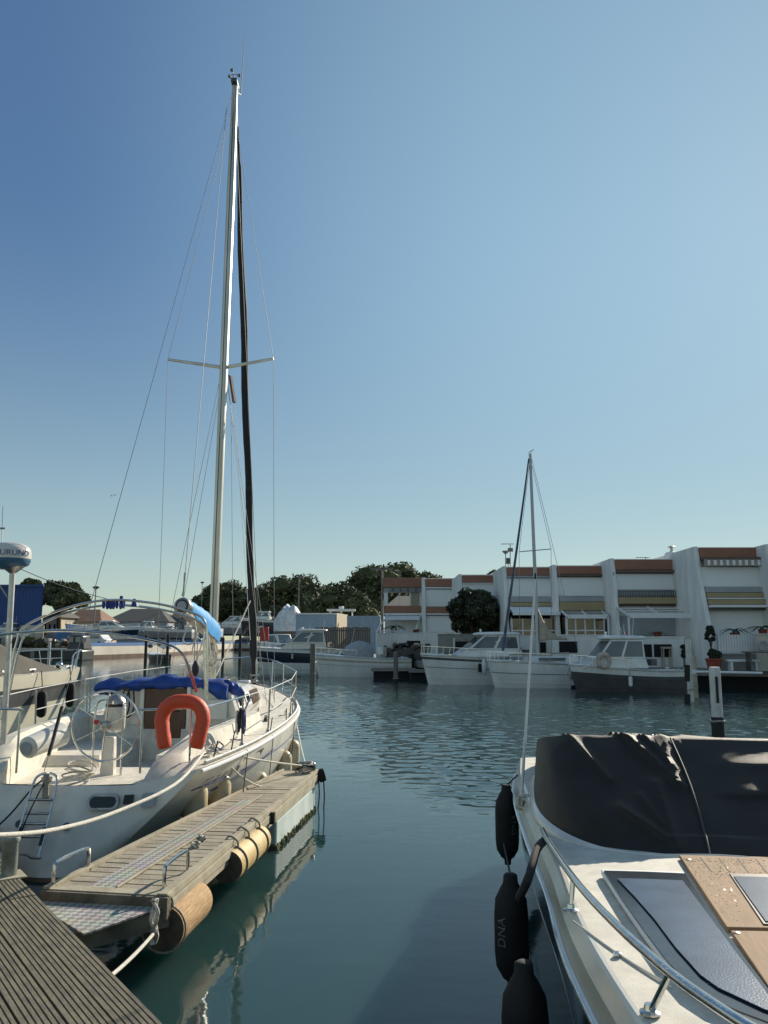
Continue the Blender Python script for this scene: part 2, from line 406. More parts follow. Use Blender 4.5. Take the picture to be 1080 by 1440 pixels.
# ================================================================ SETTING
def water_material():
    m = bpy.data.materials.new('water'); m.use_nodes = True
    n, l = m.node_tree.nodes, m.node_tree.links
    p = n['Principled BSDF']
    p.inputs['Base Color'].default_value = (.020, .056, .056, 1)
    p.inputs['Roughness'].default_value = .035
    p.inputs['Subsurface Weight'].default_value = 1.0; p.inputs['Subsurface Scale'].default_value = 2.5; p.inputs['Subsurface Radius'].default_value = (.35, 1.0, .95)
    p.inputs['IOR'].default_value = 1.38
    tc = n.new('ShaderNodeTexCoord'); src = tc.outputs['Object']
    # breeze patch: wide noise, stronger further out in the middle of the basin
    sep = n.new('ShaderNodeSeparateXYZ'); l.new(src, sep.inputs[0])
    ry = n.new('ShaderNodeMapRange'); ry.interpolation_type = 'SMOOTHSTEP'
    ry.inputs[1].default_value = -2; ry.inputs[2].default_value = 9; ry.inputs[3].default_value = 0; ry.inputs[4].default_value = 1
    dg = n.new('ShaderNodeVectorMath'); dg.operation = 'DOT_PRODUCT'; dg.inputs[1].default_value = (2.0, 1.0, 0); l.new(src, dg.inputs[0])
    nn = n.new('ShaderNodeTexNoise'); nn.inputs['Scale'].default_value = .35; l.new(src, nn.inputs['Vector'])
    ad = n.new('ShaderNodeMath'); ad.operation = 'MULTIPLY_ADD'; ad.inputs[1].default_value = 9; ad.inputs[2].default_value = -24; l.new(nn.outputs['Fac'], ad.inputs[0])
    a2 = n.new('ShaderNodeMath'); l.new(ad.outputs[0], a2.inputs[0]); l.new(dg.outputs['Value'], a2.inputs[1])
    l.new(a2.outputs[0], ry.inputs[0])
    rx = n.new('ShaderNodeMapRange'); rx.interpolation_type = 'SMOOTHSTEP'
    rx.inputs[1].default_value = -9; rx.inputs[2].default_value = 3; rx.inputs[3].default_value = 0.12; rx.inputs[4].default_value = 1
    l.new(sep.outputs[0], rx.inputs[0])
    mu = n.new('ShaderNodeMath'); mu.operation = 'MULTIPLY'; l.new(ry.outputs[0], mu.inputs[0]); l.new(rx.outputs[0], mu.inputs[1])
    pn = n.new('ShaderNodeTexNoise'); pn.inputs['Scale'].default_value = .22; pn.inputs['Detail'].default_value = 3; l.new(src, pn.inputs['Vector'])
    pr = n.new('ShaderNodeMapRange'); pr.inputs[1].default_value = .36; pr.inputs[2].default_value = .62; pr.inputs[3].default_value = .35; pr.inputs[4].default_value = 1; l.new(pn.outputs['Fac'], pr.inputs[0])
    mu2 = n.new('ShaderNodeMath'); mu2.operation = 'MULTIPLY'; l.new(mu.outputs[0], mu2.inputs[0]); l.new(pr.outputs[0], mu2.inputs[1])
    def waves(scale, stretch, detail):
        mp = n.new('ShaderNodeMapping'); mp.inputs['Scale'].default_value = stretch; mp.inputs['Rotation'].default_value = (0, 0, R(-14))
        l.new(src, mp.inputs['Vector'])
        w = n.new('ShaderNodeTexNoise'); w.inputs['Scale'].default_value = scale; w.inputs['Detail'].default_value = detail; w.inputs['Distortion'].default_value = .35
        l.new(mp.outputs[0], w.inputs['Vector']); return w.outputs['Fac']
    big = waves(.7, (.8, 1.2, 1), 2); mid = waves(3.4, (.7, 1.3, 1), 3)
    b1 = n.new('ShaderNodeBump'); b1.inputs['Strength'].default_value = .05; b1.inputs['Distance'].default_value = .12; l.new(big, b1.inputs['Height'])
    b2 = n.new('ShaderNodeBump'); b2.inputs['Distance'].default_value = .34; l.new(mid, b2.inputs['Height']); l.new(b1.outputs[0], b2.inputs['Normal'])
    sm = n.new('ShaderNodeMapRange'); sm.inputs[3].default_value = .012; sm.inputs[4].default_value = .10; l.new(mu2.outputs[0], sm.inputs[0]); l.new(sm.outputs[0], b2.inputs['Strength'])
    l.new(b2.outputs[0], p.inputs['Normal'])
    MATS['water'] = m
water_material()
import numpy as np
def water_mesh():
    # one sheet: coarse outside, fine enough for real ripples in the breezy middle of the basin
    rs = np.random.RandomState(7)
    xs = np.concatenate([[-400, -120, -40, -24], np.arange(-16, 22.01, .055), [30, 60, 150, 400]])
    ys = [-30, 0, 6, 9.5]; y = 10.5
    while y < 66: ys.append(y); y += max(.034, .0034 * y)
    ys = np.array(ys + [80, 110, 160, 250, 420])
    X, Y = np.meshgrid(xs, ys)
    def vn(x, y, seed):
        r = np.random.RandomState(seed); t = r.rand(64, 64); xi, yi = np.floor(x).astype(int), np.floor(y).astype(int); fx, fy = x - xi, y - yi
        fx, fy = fx * fx * (3 - 2 * fx), fy * fy * (3 - 2 * fy); g = lambda a, b: t[a % 64, b % 64]
        return (g(xi, yi) * (1 - fx) + g(xi + 1, yi) * fx) * (1 - fy) + (g(xi, yi + 1) * (1 - fx) + g(xi + 1, yi + 1) * fx) * fy
    ss = lambda a, b, v: np.clip((v - a) / (b - a), 0, 1) ** 2 * (3 - 2 * np.clip((v - a) / (b - a), 0, 1))
    edge = Y + 2.3 * X - 14.8 + 7 * (vn(X * .5, Y * .3, 1) - .5) + 3 * (vn(X * 1.6, Y * .9, 2) - .5)
    patch = .7 + .3 * ss(.25, .6, vn(X * .35 + 9, Y * .16, 3))
    m = ss(-5, 5, edge) * patch * ss(-15.5, -8, X) * (1 - ss(19, 21.5, X)) * ss(10.5, 13, Y) * (1 - ss(52, 64, Y))
    h = np.zeros_like(X)
    for i in range(64):
        lam = np.exp(rs.uniform(np.log(.15), np.log(.62))); an = rs.normal(R(70), .62); kk = 2 * np.pi / lam
        am = .0100 * (lam / .4) ** 1.0 * rs.uniform(.5, 1) * np.clip(1.4 - .010 * Y / lam, 0, 1)
        h += am * .33 * np.sin(kk * (np.cos(an) * X + np.sin(an) * Y) + rs.uniform(0, 6.28) + 1.5 * vn(X * .8, Y * .8, 20 + i % 4))
    Z = h * m * .62
    v = np.stack([X, Y, Z], -1).reshape(-1, 3); r, c = X.shape
    a = (np.arange(r - 1)[:, None] * c + np.arange(c - 1)[None, :]).reshape(-1)
    f = np.stack([a, a + 1, a + c + 1, a + c], -1)
    me = bpy.data.meshes.new('water'); me.vertices.add(len(v)); me.vertices.foreach_set('co', v.reshape(-1).astype('f'))
    me.loops.add(f.size); me.loops.foreach_set('vertex_index', f.reshape(-1).astype('i'))
    me.polygons.add(len(f)); me.polygons.foreach_set('loop_start', (np.arange(len(f)) * 4).astype('i')); me.polygons.foreach_set('use_smooth', np.ones(len(f), bool))
    me.update(calc_edges=True); me.validate(); me.materials.append(MATS['water'])
    o = bpy.data.objects.new('water', me); COL.objects.link(o); return o
tag(water_mesh(), kind='structure')
b = MB(); b.quad([(-2500, -2500, -3), (2500, -2500, -3), (2500, 2500, -3), (-2500, 2500, -3)], 'ground')
tag(b.build('seabed', smooth=False), kind='structure')
# --- quays: near right row of houses, then back to the far yard
QL = [(34, 33.5), (18.6, 39.0), (13, 41.4), (9.2, 46.6), (6.5, 47.7), (3.2, 48.8), (1.7, 55.2), (-1.5, 57), (-2.0, 71.5), (-8.5, 79), (-12.6, 84), (-18, 130), (-24, 190)]    # quay edge, right to left
def land(name, edge, back, z, m_top, m_side, dz=.35):
    b = MB()
    n = len(edge)
    top = [(x, y, z) for x, y in edge] + [(x, y, z) for x, y in back]
    b.add(top, [tuple(range(len(top)))], m_top)
    for i in range(n - 1):
        a, c = edge[i], edge[i + 1]
        b.quad([(*a, z - dz), (*c, z - dz), (*c, z), (*a, z)], 'concrete')
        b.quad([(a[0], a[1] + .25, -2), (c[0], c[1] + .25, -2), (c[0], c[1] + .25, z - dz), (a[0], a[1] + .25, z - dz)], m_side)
    return tag(b.build(name, smooth=False), kind='structure')
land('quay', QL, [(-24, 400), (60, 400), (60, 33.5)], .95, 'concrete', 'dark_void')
# far yard ground behind the far basin wall
b = MB()
b.add([(-400, 103.6, 1.5), (-37.4, 103.4, 1.5), (-33.4, 127.4, 1.5), (-34.2, 190.4, 1.5), (-24, 190.4, 1.5), (-24, 420, 1.5), (-400, 420, 1.5)], [tuple(range(7))], 'asphalt')
b.add([(-400, 103.6, -2), (-37.4, 103.4, -2), (-37.4, 103.4, 1.5), (-400, 103.6, 1.5)], [(0, 1, 2, 3)], 'hull_dark')
tag(b.build('boatyard_ground', smooth=False), kind='structure')
b = MB(); b.add([(-2500, 400, 1.45), (2500, 400, 1.45), (2500, 2500, 1.45), (-2500, 2500, 1.45)], [(0, 1, 2, 3)], 'ground')
tag(b.build('land', smooth=False), kind='structure')
# --- white harbour wall with the blue coping, in the left background
def harbour_wall(label, pts, ztop, thick=.5):
    t = thing('harbour_wall', label, 'quay wall', (pts[0][0], pts[0][1], 0), 0, 'white harbour walls of the far basin')
    for nm, z0, z1, off, m in (('wall', .42, ztop - .38, .0, 'quay_white'), ('tide_band', -1, .42, .03, 'rust_stain'), ('coping', ztop - .38, ztop, -.04, 'quay_blue')):
        b = MB()
        for (x0, y0), (x1, y1) in zip(pts[:-1], pts[1:]):
            b.bar((x0 - off, y0, (z0 + z1) / 2), (x1 - off, y1, (z0 + z1) / 2), thick, z1 - z0, m)
        b.build(nm, t, smooth=False, world=True)
    return t
WZ = 1.95
harbour_wall('long white harbour wall with blue coping and rusty tide line behind the sailboat mast', [(-37, 103.2), (-33, 127), (-34, 190)], WZ)
harbour_wall('short white harbour wall with blue coping to the right of the sailboat mast', [(-34, 190), (-23.8, 190)], WZ)
b = MB()
for i in range(12): b.box((-60 + i * 2.0, 100.5, .5), (.45, .4, 1.3), 'concrete')
b.box((-49, 101.2, 1.2), (25.5, 2.2, .22), 'quay_white')
tag(b.build('pier', smooth=False), 'low white pier on piles behind the covered motorboat', 'pier')
b = MB()
random.seed(3)
for i in range(120):
    x = random.uniform(-64, -39); y = random.uniform(103.2, 104.6)
    b.blob((x, y, 1.7 + random.random() * .5), (random.uniform(.4, 1.0), .7, random.uniform(.3, .7)), random.choice(['concrete', 'hull_dark', 'hedge_brown', 'pine_dark']), 6, 4, .5, i)
tag(b.build('rubble', smooth=False), 'heap of dark rocks and scrub along the far shore at left', 'rocks', kind='stuff')
# ================================================================ BUILDINGS of the yard
t = thing('blue_shed', 'tall blue corrugated metal shed at the far left', 'shed', D(20, 900, 112).xy.to_3d())
x0, x1 = -75, D(58, 860, 112).x; zt = D(20, 824, 112).z
b = MB(); n = 120
rows = []
for k in range(n + 1):
    x = lerp(x0, x1, k / n); y = 112 + (.12 if k % 2 else 0)
    rows.append([Vector((x, y, 1.5)), Vector((x, y, zt))])
b.grid(rows, 'blue_sheet'); b.prism([(x0, 112.3), (x1, 112.3), (x1 * 1.16, 128), (x0 * 1.16, 128)], 1.5, zt - .02, 'blue_sheet', 'z')
b.build('wall', t, smooth=False, world=True)
b = MB(); p0 = D(38, 882, 111.9); b.box((p0.x + .7, 111.9, 2.9), (3.2, .1, 2.7), 'quay_white'); b.build('door', t, smooth=False, world=True)
b = MB(); b.box(((x0 + x1) / 2, 111.95, zt + .05), (x1 - x0 + .3, .3, .25), 'blue_sheet'); b.build('roof_edge', t, smooth=False, world=True)
def yard_house(label, pl, pr, Y, y_eave, y_ridge, wall, roof, depth=9):
    a, c = D(pl, y_eave, Y), D(pr, y_eave, Y); zr = D((pl + pr) / 2, y_ridge, Y + depth / 2).z
    cx = (a.x + c.x) / 2; w = c.x - a.x
    t = thing('house', label, 'house', (cx, Y + depth / 2, 1.5))
    b = MB(); b.box((cx, Y + depth / 2, (a.z + 1.5) / 2), (w, depth, a.z - 1.5), wall); b.build('wall', t, smooth=False, world=True)
    b = MB(); h = w / 2 + .4; q = depth / 2 + .4; z0 = a.z
    vs = [(cx - h, Y - .4, z0), (cx + h, Y - .4, z0), (cx + h, Y + depth + .4, z0), (cx - h, Y + depth + .4, z0), (cx - h * .45, Y + depth / 2, zr), (cx + h * .45, Y + depth / 2, zr)]
    b.add(vs, [(0, 1, 5, 4), (1, 2, 5), (2, 3, 4, 5), (3, 0, 4), (3, 2, 1, 0)], roof); b.build('roof', t, smooth=False, world=True)
    for k in range(3):
        b = MB(); b.box((cx - w * .3 + w * .3 * k, Y - .02, 1.5 + (z0 - 1.5) * .55), (w * .11, .08, (z0 - 1.5) * .4), 'glass_dark'); b.build('window', t, smooth=False, world=True)
    return t
yard_house('low house with a red tiled roof behind the pine at left', 86, 140, 135, 874, 857, 'house_cream', 'roof_tile')
yard_house('cream house with dark windows beside the blue shed', 60, 82, 128, 868, 858, 'house_cream', 'roof_grey')
yard_house('long dark grey roofed hangar behind the boats on stands', 148, 236, 190, 874, 856, 'wall_grey', 'roof_grey', 14)
yard_house('small grey house glimpsed between boom and mast', 236, 262, 215, 870, 860, 'wall_grey', 'roof_grey')
yard_house('pale house seen through the open loggia with a tiled roof', 548, 600, 90, 852, 838, 'house_cream', 'roof_grey')
# container and sheds by the navy motorboat
t = thing('site_container', 'pale blue flat roofed cabin behind the navy hulled motorboat', 'cabin', (D(450, 900, 84).x, 84, 1))
a, c = D(416, 864, 82), D(472, 864, 82)
b = MB(); b.box(((a.x + c.x) / 2, 84, (a.z + .9) / 2), (c.x - a.x, 4, a.z - .9), 'container_blue'); b.build('wall', t, smooth=False, world=True, bevel=.04)
b = MB(); b.box(((a.x + c.x) / 2, 84, a.z + .06), (c.x - a.x + .2, 4.2, .14), 'paint_white'); b.build('roof', t, smooth=False, world=True)
a2, c2 = D(472, 862, 82), D(489, 862, 88)
b = MB(); b.slab([(a2.x + .12, 82, .9), (c2.x, 88, .9), (c2.x, 88, a2.z), (a2.x + .12, 82, a2.z)], .1, 'house_cream'); b.build('end_wall', t, smooth=False, world=True)
t = thing('dark_fence', 'dark timber fence behind the small white speedboat', 'fence', (D(480, 900, 76).x, 76, .95))
a, c = D(443, 882, 76), D(521, 882, 76)
for k in range(26):
    x = lerp(a.x, c.x, (k + .5) / 26)
    b = MB(); b.box((x, 76, (.95 + a.z) / 2), ((c.x - a.x) / 26 - .02, .06, a.z - .95 + .06 * math.sin(k * 5)), 'hull_dark'); b.build('board', t, smooth=False, world=True)
b = MB(); b.box(((a.x + c.x) / 2, 76.08, a.z - .3), (c.x - a.x, .06, .12), 'hull_dark'); b.build('rail', t, smooth=False, world=True)
t = thing('blue_corrugated_fence', 'blue grey corrugated fence behind the dark timber fence', 'fence', (D(505, 880, 84).x, 84, .95))
a, c = D(488, 866, 84), D(535, 866, 84)
b = MB(); rows = [[Vector((lerp(a.x, c.x, k / 40), 84 + (.1 if k % 2 else 0), .95)), Vector((lerp(a.x, c.x, k / 40), 84 + (.1 if k % 2 else 0), a.z))] for k in range(41)]
b.grid(rows, 'container_blue'); b.build('sheet', t, smooth=False, world=True)
b = MB(); b.box(((a.x + c.x) / 2, 84.2, a.z - .1), (c.x - a.x, .1, .15), 'steel_dull'); b.build('rail', t, smooth=False, world=True)
# ================================================================ TREES
def leaves(b, c, r, n, size, m, seed, flat=0.0):
    rnd = random.Random(seed)
    for i in range(n):
        while True:
            d = Vector((rnd.uniform(-1, 1), rnd.uniform(-1, 1), rnd.uniform(-1, 1)))
            if .35 < d.length < 1: break
        if rnd.random() < .75: d = d.normalized() * rnd.uniform(.8, 1.02)
        p = Vector(c) + Vector((d.x * r[0], d.y * r[1], d.z * r[2]))
        u = Vector((rnd.gauss(0, 1), rnd.gauss(0, 1), rnd.gauss(0, 1))).normalized(); w = u.orthogonal().normalized()
        s = size * rnd.uniform(.6, 1.3)
        b.add([p - u * s - w * s * .5, p + u * s - w * s * .35, p + u * s * .8 + w * s * .5, p - u * s * .7 + w * s * .4], [(0, 1, 2, 3)], m)
def crown_tree(name, label, px0, px1, y_top, y_bot, Y, seed, leaf=('pine_leaf', 'pine_dark'), ground=1.5, dome=True, nclump=70, per=150, size=.30, cat='tree', group=None, trunkr=.35):
    a, c = D(px0, y_bot, Y), D(px1, y_bot, Y); zt = D((px0 + px1) / 2, y_top, Y).z; zb = a.z
    cx, rx, rz = (a.x + c.x) / 2, (c.x - a.x) / 2, (zt - zb)
    if dome: size *= max(1, Y / 150)
    t = thing(name, label, cat, (cx, Y, ground), 0, group)
    rnd = random.Random(seed)
    b = MB(); cl = rx * .27
    for i in range(nclump):
        an = rnd.uniform(0, 2 * math.pi)
        if dome:
            el = math.asin(rnd.uniform(.0, 1)); q = rnd.uniform(.72, .92) if rnd.random() < .8 else rnd.uniform(.2, .7)
            p = (cx + math.cos(an) * math.cos(el) * rx * q * .95, Y + math.sin(an) * math.cos(el) * rx * .8 * q, zb + rz * (.06 + .80 * math.sin(el) * q / .92) + rnd.uniform(-.04, .04) * rz)
        else:
            el = math.asin(rnd.uniform(-1, 1)); q = rnd.uniform(.7, .86) if rnd.random() < .8 else rnd.uniform(.2, .7)
            p = (cx + math.cos(an) * math.cos(el) * rx * q, Y + math.sin(an) * math.cos(el) * rx * q, (zb + zt) / 2 + math.sin(el) * rz / 2 * q * .95)
        r = cl * rnd.uniform(.6, 1.25)
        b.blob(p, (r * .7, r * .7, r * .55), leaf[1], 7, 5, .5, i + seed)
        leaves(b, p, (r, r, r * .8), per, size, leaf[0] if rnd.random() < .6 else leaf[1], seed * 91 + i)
    b.build('crown', t, smooth=False, world=True)
    b = MB(); pts = [(cx, Y, ground - .2), (cx + rx * .04, Y, lerp(ground, zb, .5)), (cx - rx * .03, Y, zb + rz * .3)]
    b.tube(spl(pts, 8), .3, 'bark', 8, radii=[trunkr * (1.25 - .08 * i) for i in range(8)])
    for k in range(5):
        an = k * 1.3 + seed
        b.tube([(cx, Y, lerp(ground, zb, .75)), (cx + math.cos(an) * rx * .35, Y + math.sin(an) * rx * .3, zb + rz * .2), (cx + math.cos(an) * rx * .6, Y + math.sin(an) * rx * .5, zb + rz * .4)], .1, 'bark', 6, radii=[trunkr * .5, trunkr * .35, trunkr * .15])
    b.build('trunk', t, world=True)
    return t
G = 'stone pines beyond the boatyard'
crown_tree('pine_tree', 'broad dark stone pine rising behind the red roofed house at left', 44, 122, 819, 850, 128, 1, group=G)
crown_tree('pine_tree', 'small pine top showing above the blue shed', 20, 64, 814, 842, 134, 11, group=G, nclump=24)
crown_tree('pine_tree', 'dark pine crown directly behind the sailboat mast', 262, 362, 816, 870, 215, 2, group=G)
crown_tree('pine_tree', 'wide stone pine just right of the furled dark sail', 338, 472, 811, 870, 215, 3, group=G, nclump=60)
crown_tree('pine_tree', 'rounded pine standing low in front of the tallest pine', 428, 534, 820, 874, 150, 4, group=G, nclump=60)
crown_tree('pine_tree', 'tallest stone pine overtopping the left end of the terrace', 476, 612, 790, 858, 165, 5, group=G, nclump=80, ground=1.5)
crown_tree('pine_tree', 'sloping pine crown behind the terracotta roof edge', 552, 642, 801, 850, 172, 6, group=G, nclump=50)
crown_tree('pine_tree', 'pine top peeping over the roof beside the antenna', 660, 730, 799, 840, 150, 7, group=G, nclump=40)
crown_tree('round_bush', 'large dense round dark bush in front of the white houses', 627, 704, 829, 893, 50.8, 8, leaf=('bush_leaf', 'bush_leaf'), ground=.95, dome=False, nclump=70, per=130, size=.12, cat='bush', trunkr=.12)
# ================================================================ LAMP POSTS
def lamp(label, px, y_top, Y, kind, y_base=895):
    a = D(px, y_top, Y)
    t = thing('street_lamp', label, 'street lamp', (a.x, Y, 1.5), 0, 'lamp posts of the boatyard')
    b = MB(); b.tube([(a.x, Y, 1.0), (a.x, Y, a.z)], .09, 'wire', 8, radii=[.13, .08]); b.build('pole', t, world=True)
    b = MB()
    if kind == 0: b.lathe([(.05, -.3), (.5, -.05), (.5, .05), (.15, .2), (.02, .22)], a, 'hull_dark', 10)
    elif kind == 1: b.box((a.x + .35, Y, a.z), (.9, .3, .14), 'hull_grey')
    else: b.box((a.x - .5, Y, a.z), (.8, .3, .16), 'hull_grey'); b.box((a.x + .5, Y, a.z), (.8, .3, .16), 'hull_grey')
    b.build('lamp_head', t, world=True)
lamp('slim lamp post with a small head above the red roofed house', 135, 826, 118, 0)
lamp('lamp post with a flat cone head left of the sailboat mast', 284.5, 819, 205, 0)
lamp('thin plain lamp post standing against the pine trees', 420.5, 811, 150, 1)
lamp('tall pale lamp post at the left corner of the terrace', 537.5, 800, 66, 2)
# ================================================================ HULLS
def hull_sections(st, N=40, nsec=12, pw=2.0):
    # st rows: (y at waterline, y at deck, half beam deck, z deck, half beam at bottom, z bottom)
    S = cat_rom([r if len(r) == 7 else r + (pw,) for r in st], N); out = []
    for yw, yd, bd, zd, bw, zb, pw in S:
        sec = []
        for j in range(nsec + 1):
            t = j / nsec
            sec.append(Vector((max(bw + (bd - bw) * (1 - t ** pw), .004), yd + (yw - yd) * t, zd + (zb - zd) * t)))
        out.append(sec)
    return out
def hull_build(b, secs, bands, transom=None):
    ns = len(secs[0]) - 1
    for sgn in (1, -1):
        for j in range(ns):
            t = (j + .5) / ns
            m = next(mm for te, mm in bands if t <= te)
            rows = [[Vector((p.x * sgn, p.y, p.z)) for p in (s[j], s[j + 1])] for s in secs]
            b.grid(rows, m)
    if transom:
        s0 = secs[0]
        for j in range(ns):
            t = (j + .5) / ns
            m = next(mm for te, mm in bands if t <= te) if transom == 'bands' else transom
            b.quad([(-s0[j].x, s0[j].y, s0[j].z), (s0[j].x, s0[j].y, s0[j].z), (s0[j + 1].x, s0[j + 1].y, s0[j + 1].z), (-s0[j + 1].x, s0[j + 1].y, s0[j + 1].z)], m)
def weld(o, d=.0005):
    bm = bmesh.new(); bm.from_mesh(o.data); bmesh.ops.remove_doubles(bm, verts=bm.verts, dist=d)
    bmesh.ops.recalc_face_normals(bm, faces=bm.faces); bm.to_mesh(o.data); bm.free()
    o.data.polygons.foreach_set('use_smooth', [True] * len(o.data.polygons)); o.data.set_sharp_from_angle(angle=R(42))
# ================================================================ THE SAILBOAT
boat = thing('sailing_yacht', 'white cruising sailing yacht with tall mast and steering wheel moored stern to the wooden dock', 'sailboat', (-3.26, 8.5, 0), R(-.6))
ST = [(0.0, .50, 1.32, .97, .10, -.22, 1.1), (.9, 1.2, 1.46, .98, .3, -.3, 1.2), (2.4, 2.6, 1.64, 1.0, .7, -.36, 1.5), (4.6, 4.7, 1.74, 1.03, 1.0, -.4, 1.8), (6.4, 6.6, 1.68, 1.08, 1.0, -.4, 1.85),
      (8.0, 8.3, 1.40, 1.13, .75, -.36, 1.8), (9.4, 9.8, .92, 1.19, .4, -.3, 1.7), (10.3, 10.8, .46, 1.23, .2, -.25, 1.6), (10.75, 11.35, .04, 1.26, .01, -.2, 1.5)]
secs = hull_sections(ST, 56, 18, 1.75)
b = MB()
hull_build(b, secs, [(.80, 'gelcoat_grimy'), (1, 'antifoul')])
s0 = secs[0]; rows = []
for j in range(19):
    row = []; t = j / 18
    for k in range(25):
        u = -1 + k / 12; q = 1 - u * u
        row.append(Vector((s0[j].x * u, s0[j].y - .16 * q - .05 * (1 - abs(u) ** 6) * t, s0[j].z - .15 * min(1, q * 1.3) * (1 - t) ** 2)))
    rows.append(row)
b.grid(rows[:15], 'gelcoat_grimy'); b.grid(rows[14:], 'antifoul')
o = b.build('hull', boat); weld(o)
def gun(y):
    for a, c in zip(secs[:-1], secs[1:]):
        if a[0].y <= y <= c[0].y:
            f = (y - a[0].y) / (c[0].y - a[0].y); return lerp(a[0].x, c[0].x, f), lerp(a[0].z, c[0].z, f)
    return (secs[-1][0].x, secs[-1][0].z) if y > 5 else (secs[0][0].x, secs[0][0].z)
def side_pt(y, z, off=0.0, sgn=1):
    # point on the outer hull skin
    best = None
    for s in secs:
        for p, q in zip(s[:-1], s[1:]):
            if q.z <= z <= p.z:
                f = (p.z - z) / (p.z - q.z); r = p.lerp(q, f)
                if best is None or abs(r.y - y) < abs(best.y - y): best = r
    return Vector(((best.x + off) * sgn, y, z))
# deck with the cockpit well
rows = []
b = MB(); bw = MB()
for i in range(67):
    y = .50 + (11.32 - .50) * i / 66
    g, z = gun(y); ck = y < 4.25
    f = min(1, max(0, (y - .5) / .9)); f = f * f * (3 - 2 * f)
    ci = max(g - .52, 0)
    if y < 4.25:
        hc = .20 * f; so = z - lerp(.16, .20, f)
        x1, x2, x3, x4 = g - .06, ci + .16, ci + .03, ci - .05
        fl = .74 if y < 2.3 else .56
        bx = x4 - .02 if y < 2.3 else .36
        bz = fl if y < 2.3 else .86
        half = [(g, z), (x1, z + .012), (lerp(x1, x2, .5), z + .02), (x2 + .06, z + .03), (x2, z + .03 + hc), (x3, z + .04 + hc), (x4, z + .02 + hc * .8), (x4 - .015, max(bz, fl)), (bx, bz), (bx - .015, fl), (0, fl)]
    else:
        half = [(g, z), (max(g - .06, 0), z + .012)] + [(max(g - .06, 0) * (1 - q), z + .012 + .07 * q) for q in (.12, .25, .4, .55, .7, .82, .92, .97, 1)]
    if i == 0: half = [(x, z - .15 * min(1, (1 - (x / g) ** 2) * 1.3)) for x, _ in half]
    rows.append(half)
for sgn in (1, -1):
    b.grid([[Vector((x * sgn, .50 + (11.32 - .50) * i / 66 - (.16 * (1 - (x / max(rows[0][0][0], .1)) ** 2) if i == 0 else 0), zz)) for x, zz in r] for i, r in enumerate(rows)], 'deck_grip')
o = b.build('deck', boat, angle=35)
# toe rails and rubbing strake
for sgn in (1, -1):
    b = MB(); b.tube([Vector((gun(y)[0] * sgn - .03 * sgn, y, gun(y)[1] + .03)) for y in [.7 + i * .35 for i in range(31)]], .022, 'alu', 6); b.build('toe_rail', boat)
    b = MB(); b.tube([Vector(((gun(y)[0] + .004) * sgn, y, gun(y)[1] - .035)) for y in [.55 + i * .36 for i in range(30)]], .02, 'trim_white', 6); b.build('rubbing_strake', boat)
    b = MB(); pts = [side_pt(y, gun(y)[1] - .27, .004, sgn) for y in [.75 + i * .35 for i in range(30)]]; b.tube(pts, .008, 'rope_blue', 5); b.build('hull_stripe', boat)
# hull window, name
for sgn in (1, -1):
    b = MB(); q = [side_pt(y, z, .006, sgn) for y, z in ((1.98, .70), (2.72, .72), (2.80, .90), (1.95, .86))]; b.quad(q, 'glass_brown'); b.build('hull_window', boat, smooth=False)
vs, fs = text_verts('OCEANIS 350', .155, .002)
b = MB()
wv = []
for v in vs:
    y = 1.42 + v.x; z = .70 + v.y * .9 + .04 * v.x; p = side_pt(y, z, .005 + v.z); wv.append(p)
b.add(wv, fs, 'letter_grey'); b.build('boat_name', boat, smooth=False)
# transom fittings (ray points on the transom plane): world coords turned local in build
def TR(x, z, off=0.0):
    q = max(0, 1 - (x / 1.2) ** 2); t = (.97 - z) / 1.19
    return Vector((x, .50 * (1 - t) - .16 * q - .05 * t - off, z))
b = MB(); c = TR(.36, .69, .012)
def rrect(w, h, r, n=5):
    return [(cx + r * math.cos(a), cy + r * math.sin(a)) for cx, cy, a0 in ((w - r, h - r, 0), (-w + r, h - r, 90), (-w + r, -h + r, 180), (w - r, -h + r, 270)) for a in [R(a0 + 90 * i / n) for i in range(n + 1)]]
def plate(name, x, z, w, h, r, m, off, th=.014, ring=None):
    b = MB(); o3 = [Vector((TR(x + u, z + v, off + th).x, TR(x + u, z + v, off + th).y, z + v)) for u, v in rrect(w, h, r)]
    b.add(o3 + [p + Vector((0, th + .02, 0)) for p in o3], [tuple(range(len(o3)))] + [(i, (i + 1) % len(o3), len(o3) + (i + 1) % len(o3), len(o3) + i) for i in range(len(o3))], m)
    o = b.build(name, boat, angle=30)
    return o
pf = plate('port_light', .42, .685, .155, .068, .06, 'steel_dull', .012)
b = MB(); o3 = [TR(.42 + u, .685 + v, .030) for u, v in rrect(.13, .05, .048)]; b.quad(o3, 'glass_dark'); b.build('pane', pf, smooth=False)
plate('vent', .665, .70, .045, .042, .006, 'black_plastic', .012)
plate('shower_lid', .86, .69, .065, .062, .02, 'wall_grey', .012)
for x, z in ((-.38, .49), (.10, .47)): plate('drain_hole', x, z, .032, .032, .03, 'hull_dark', .010)
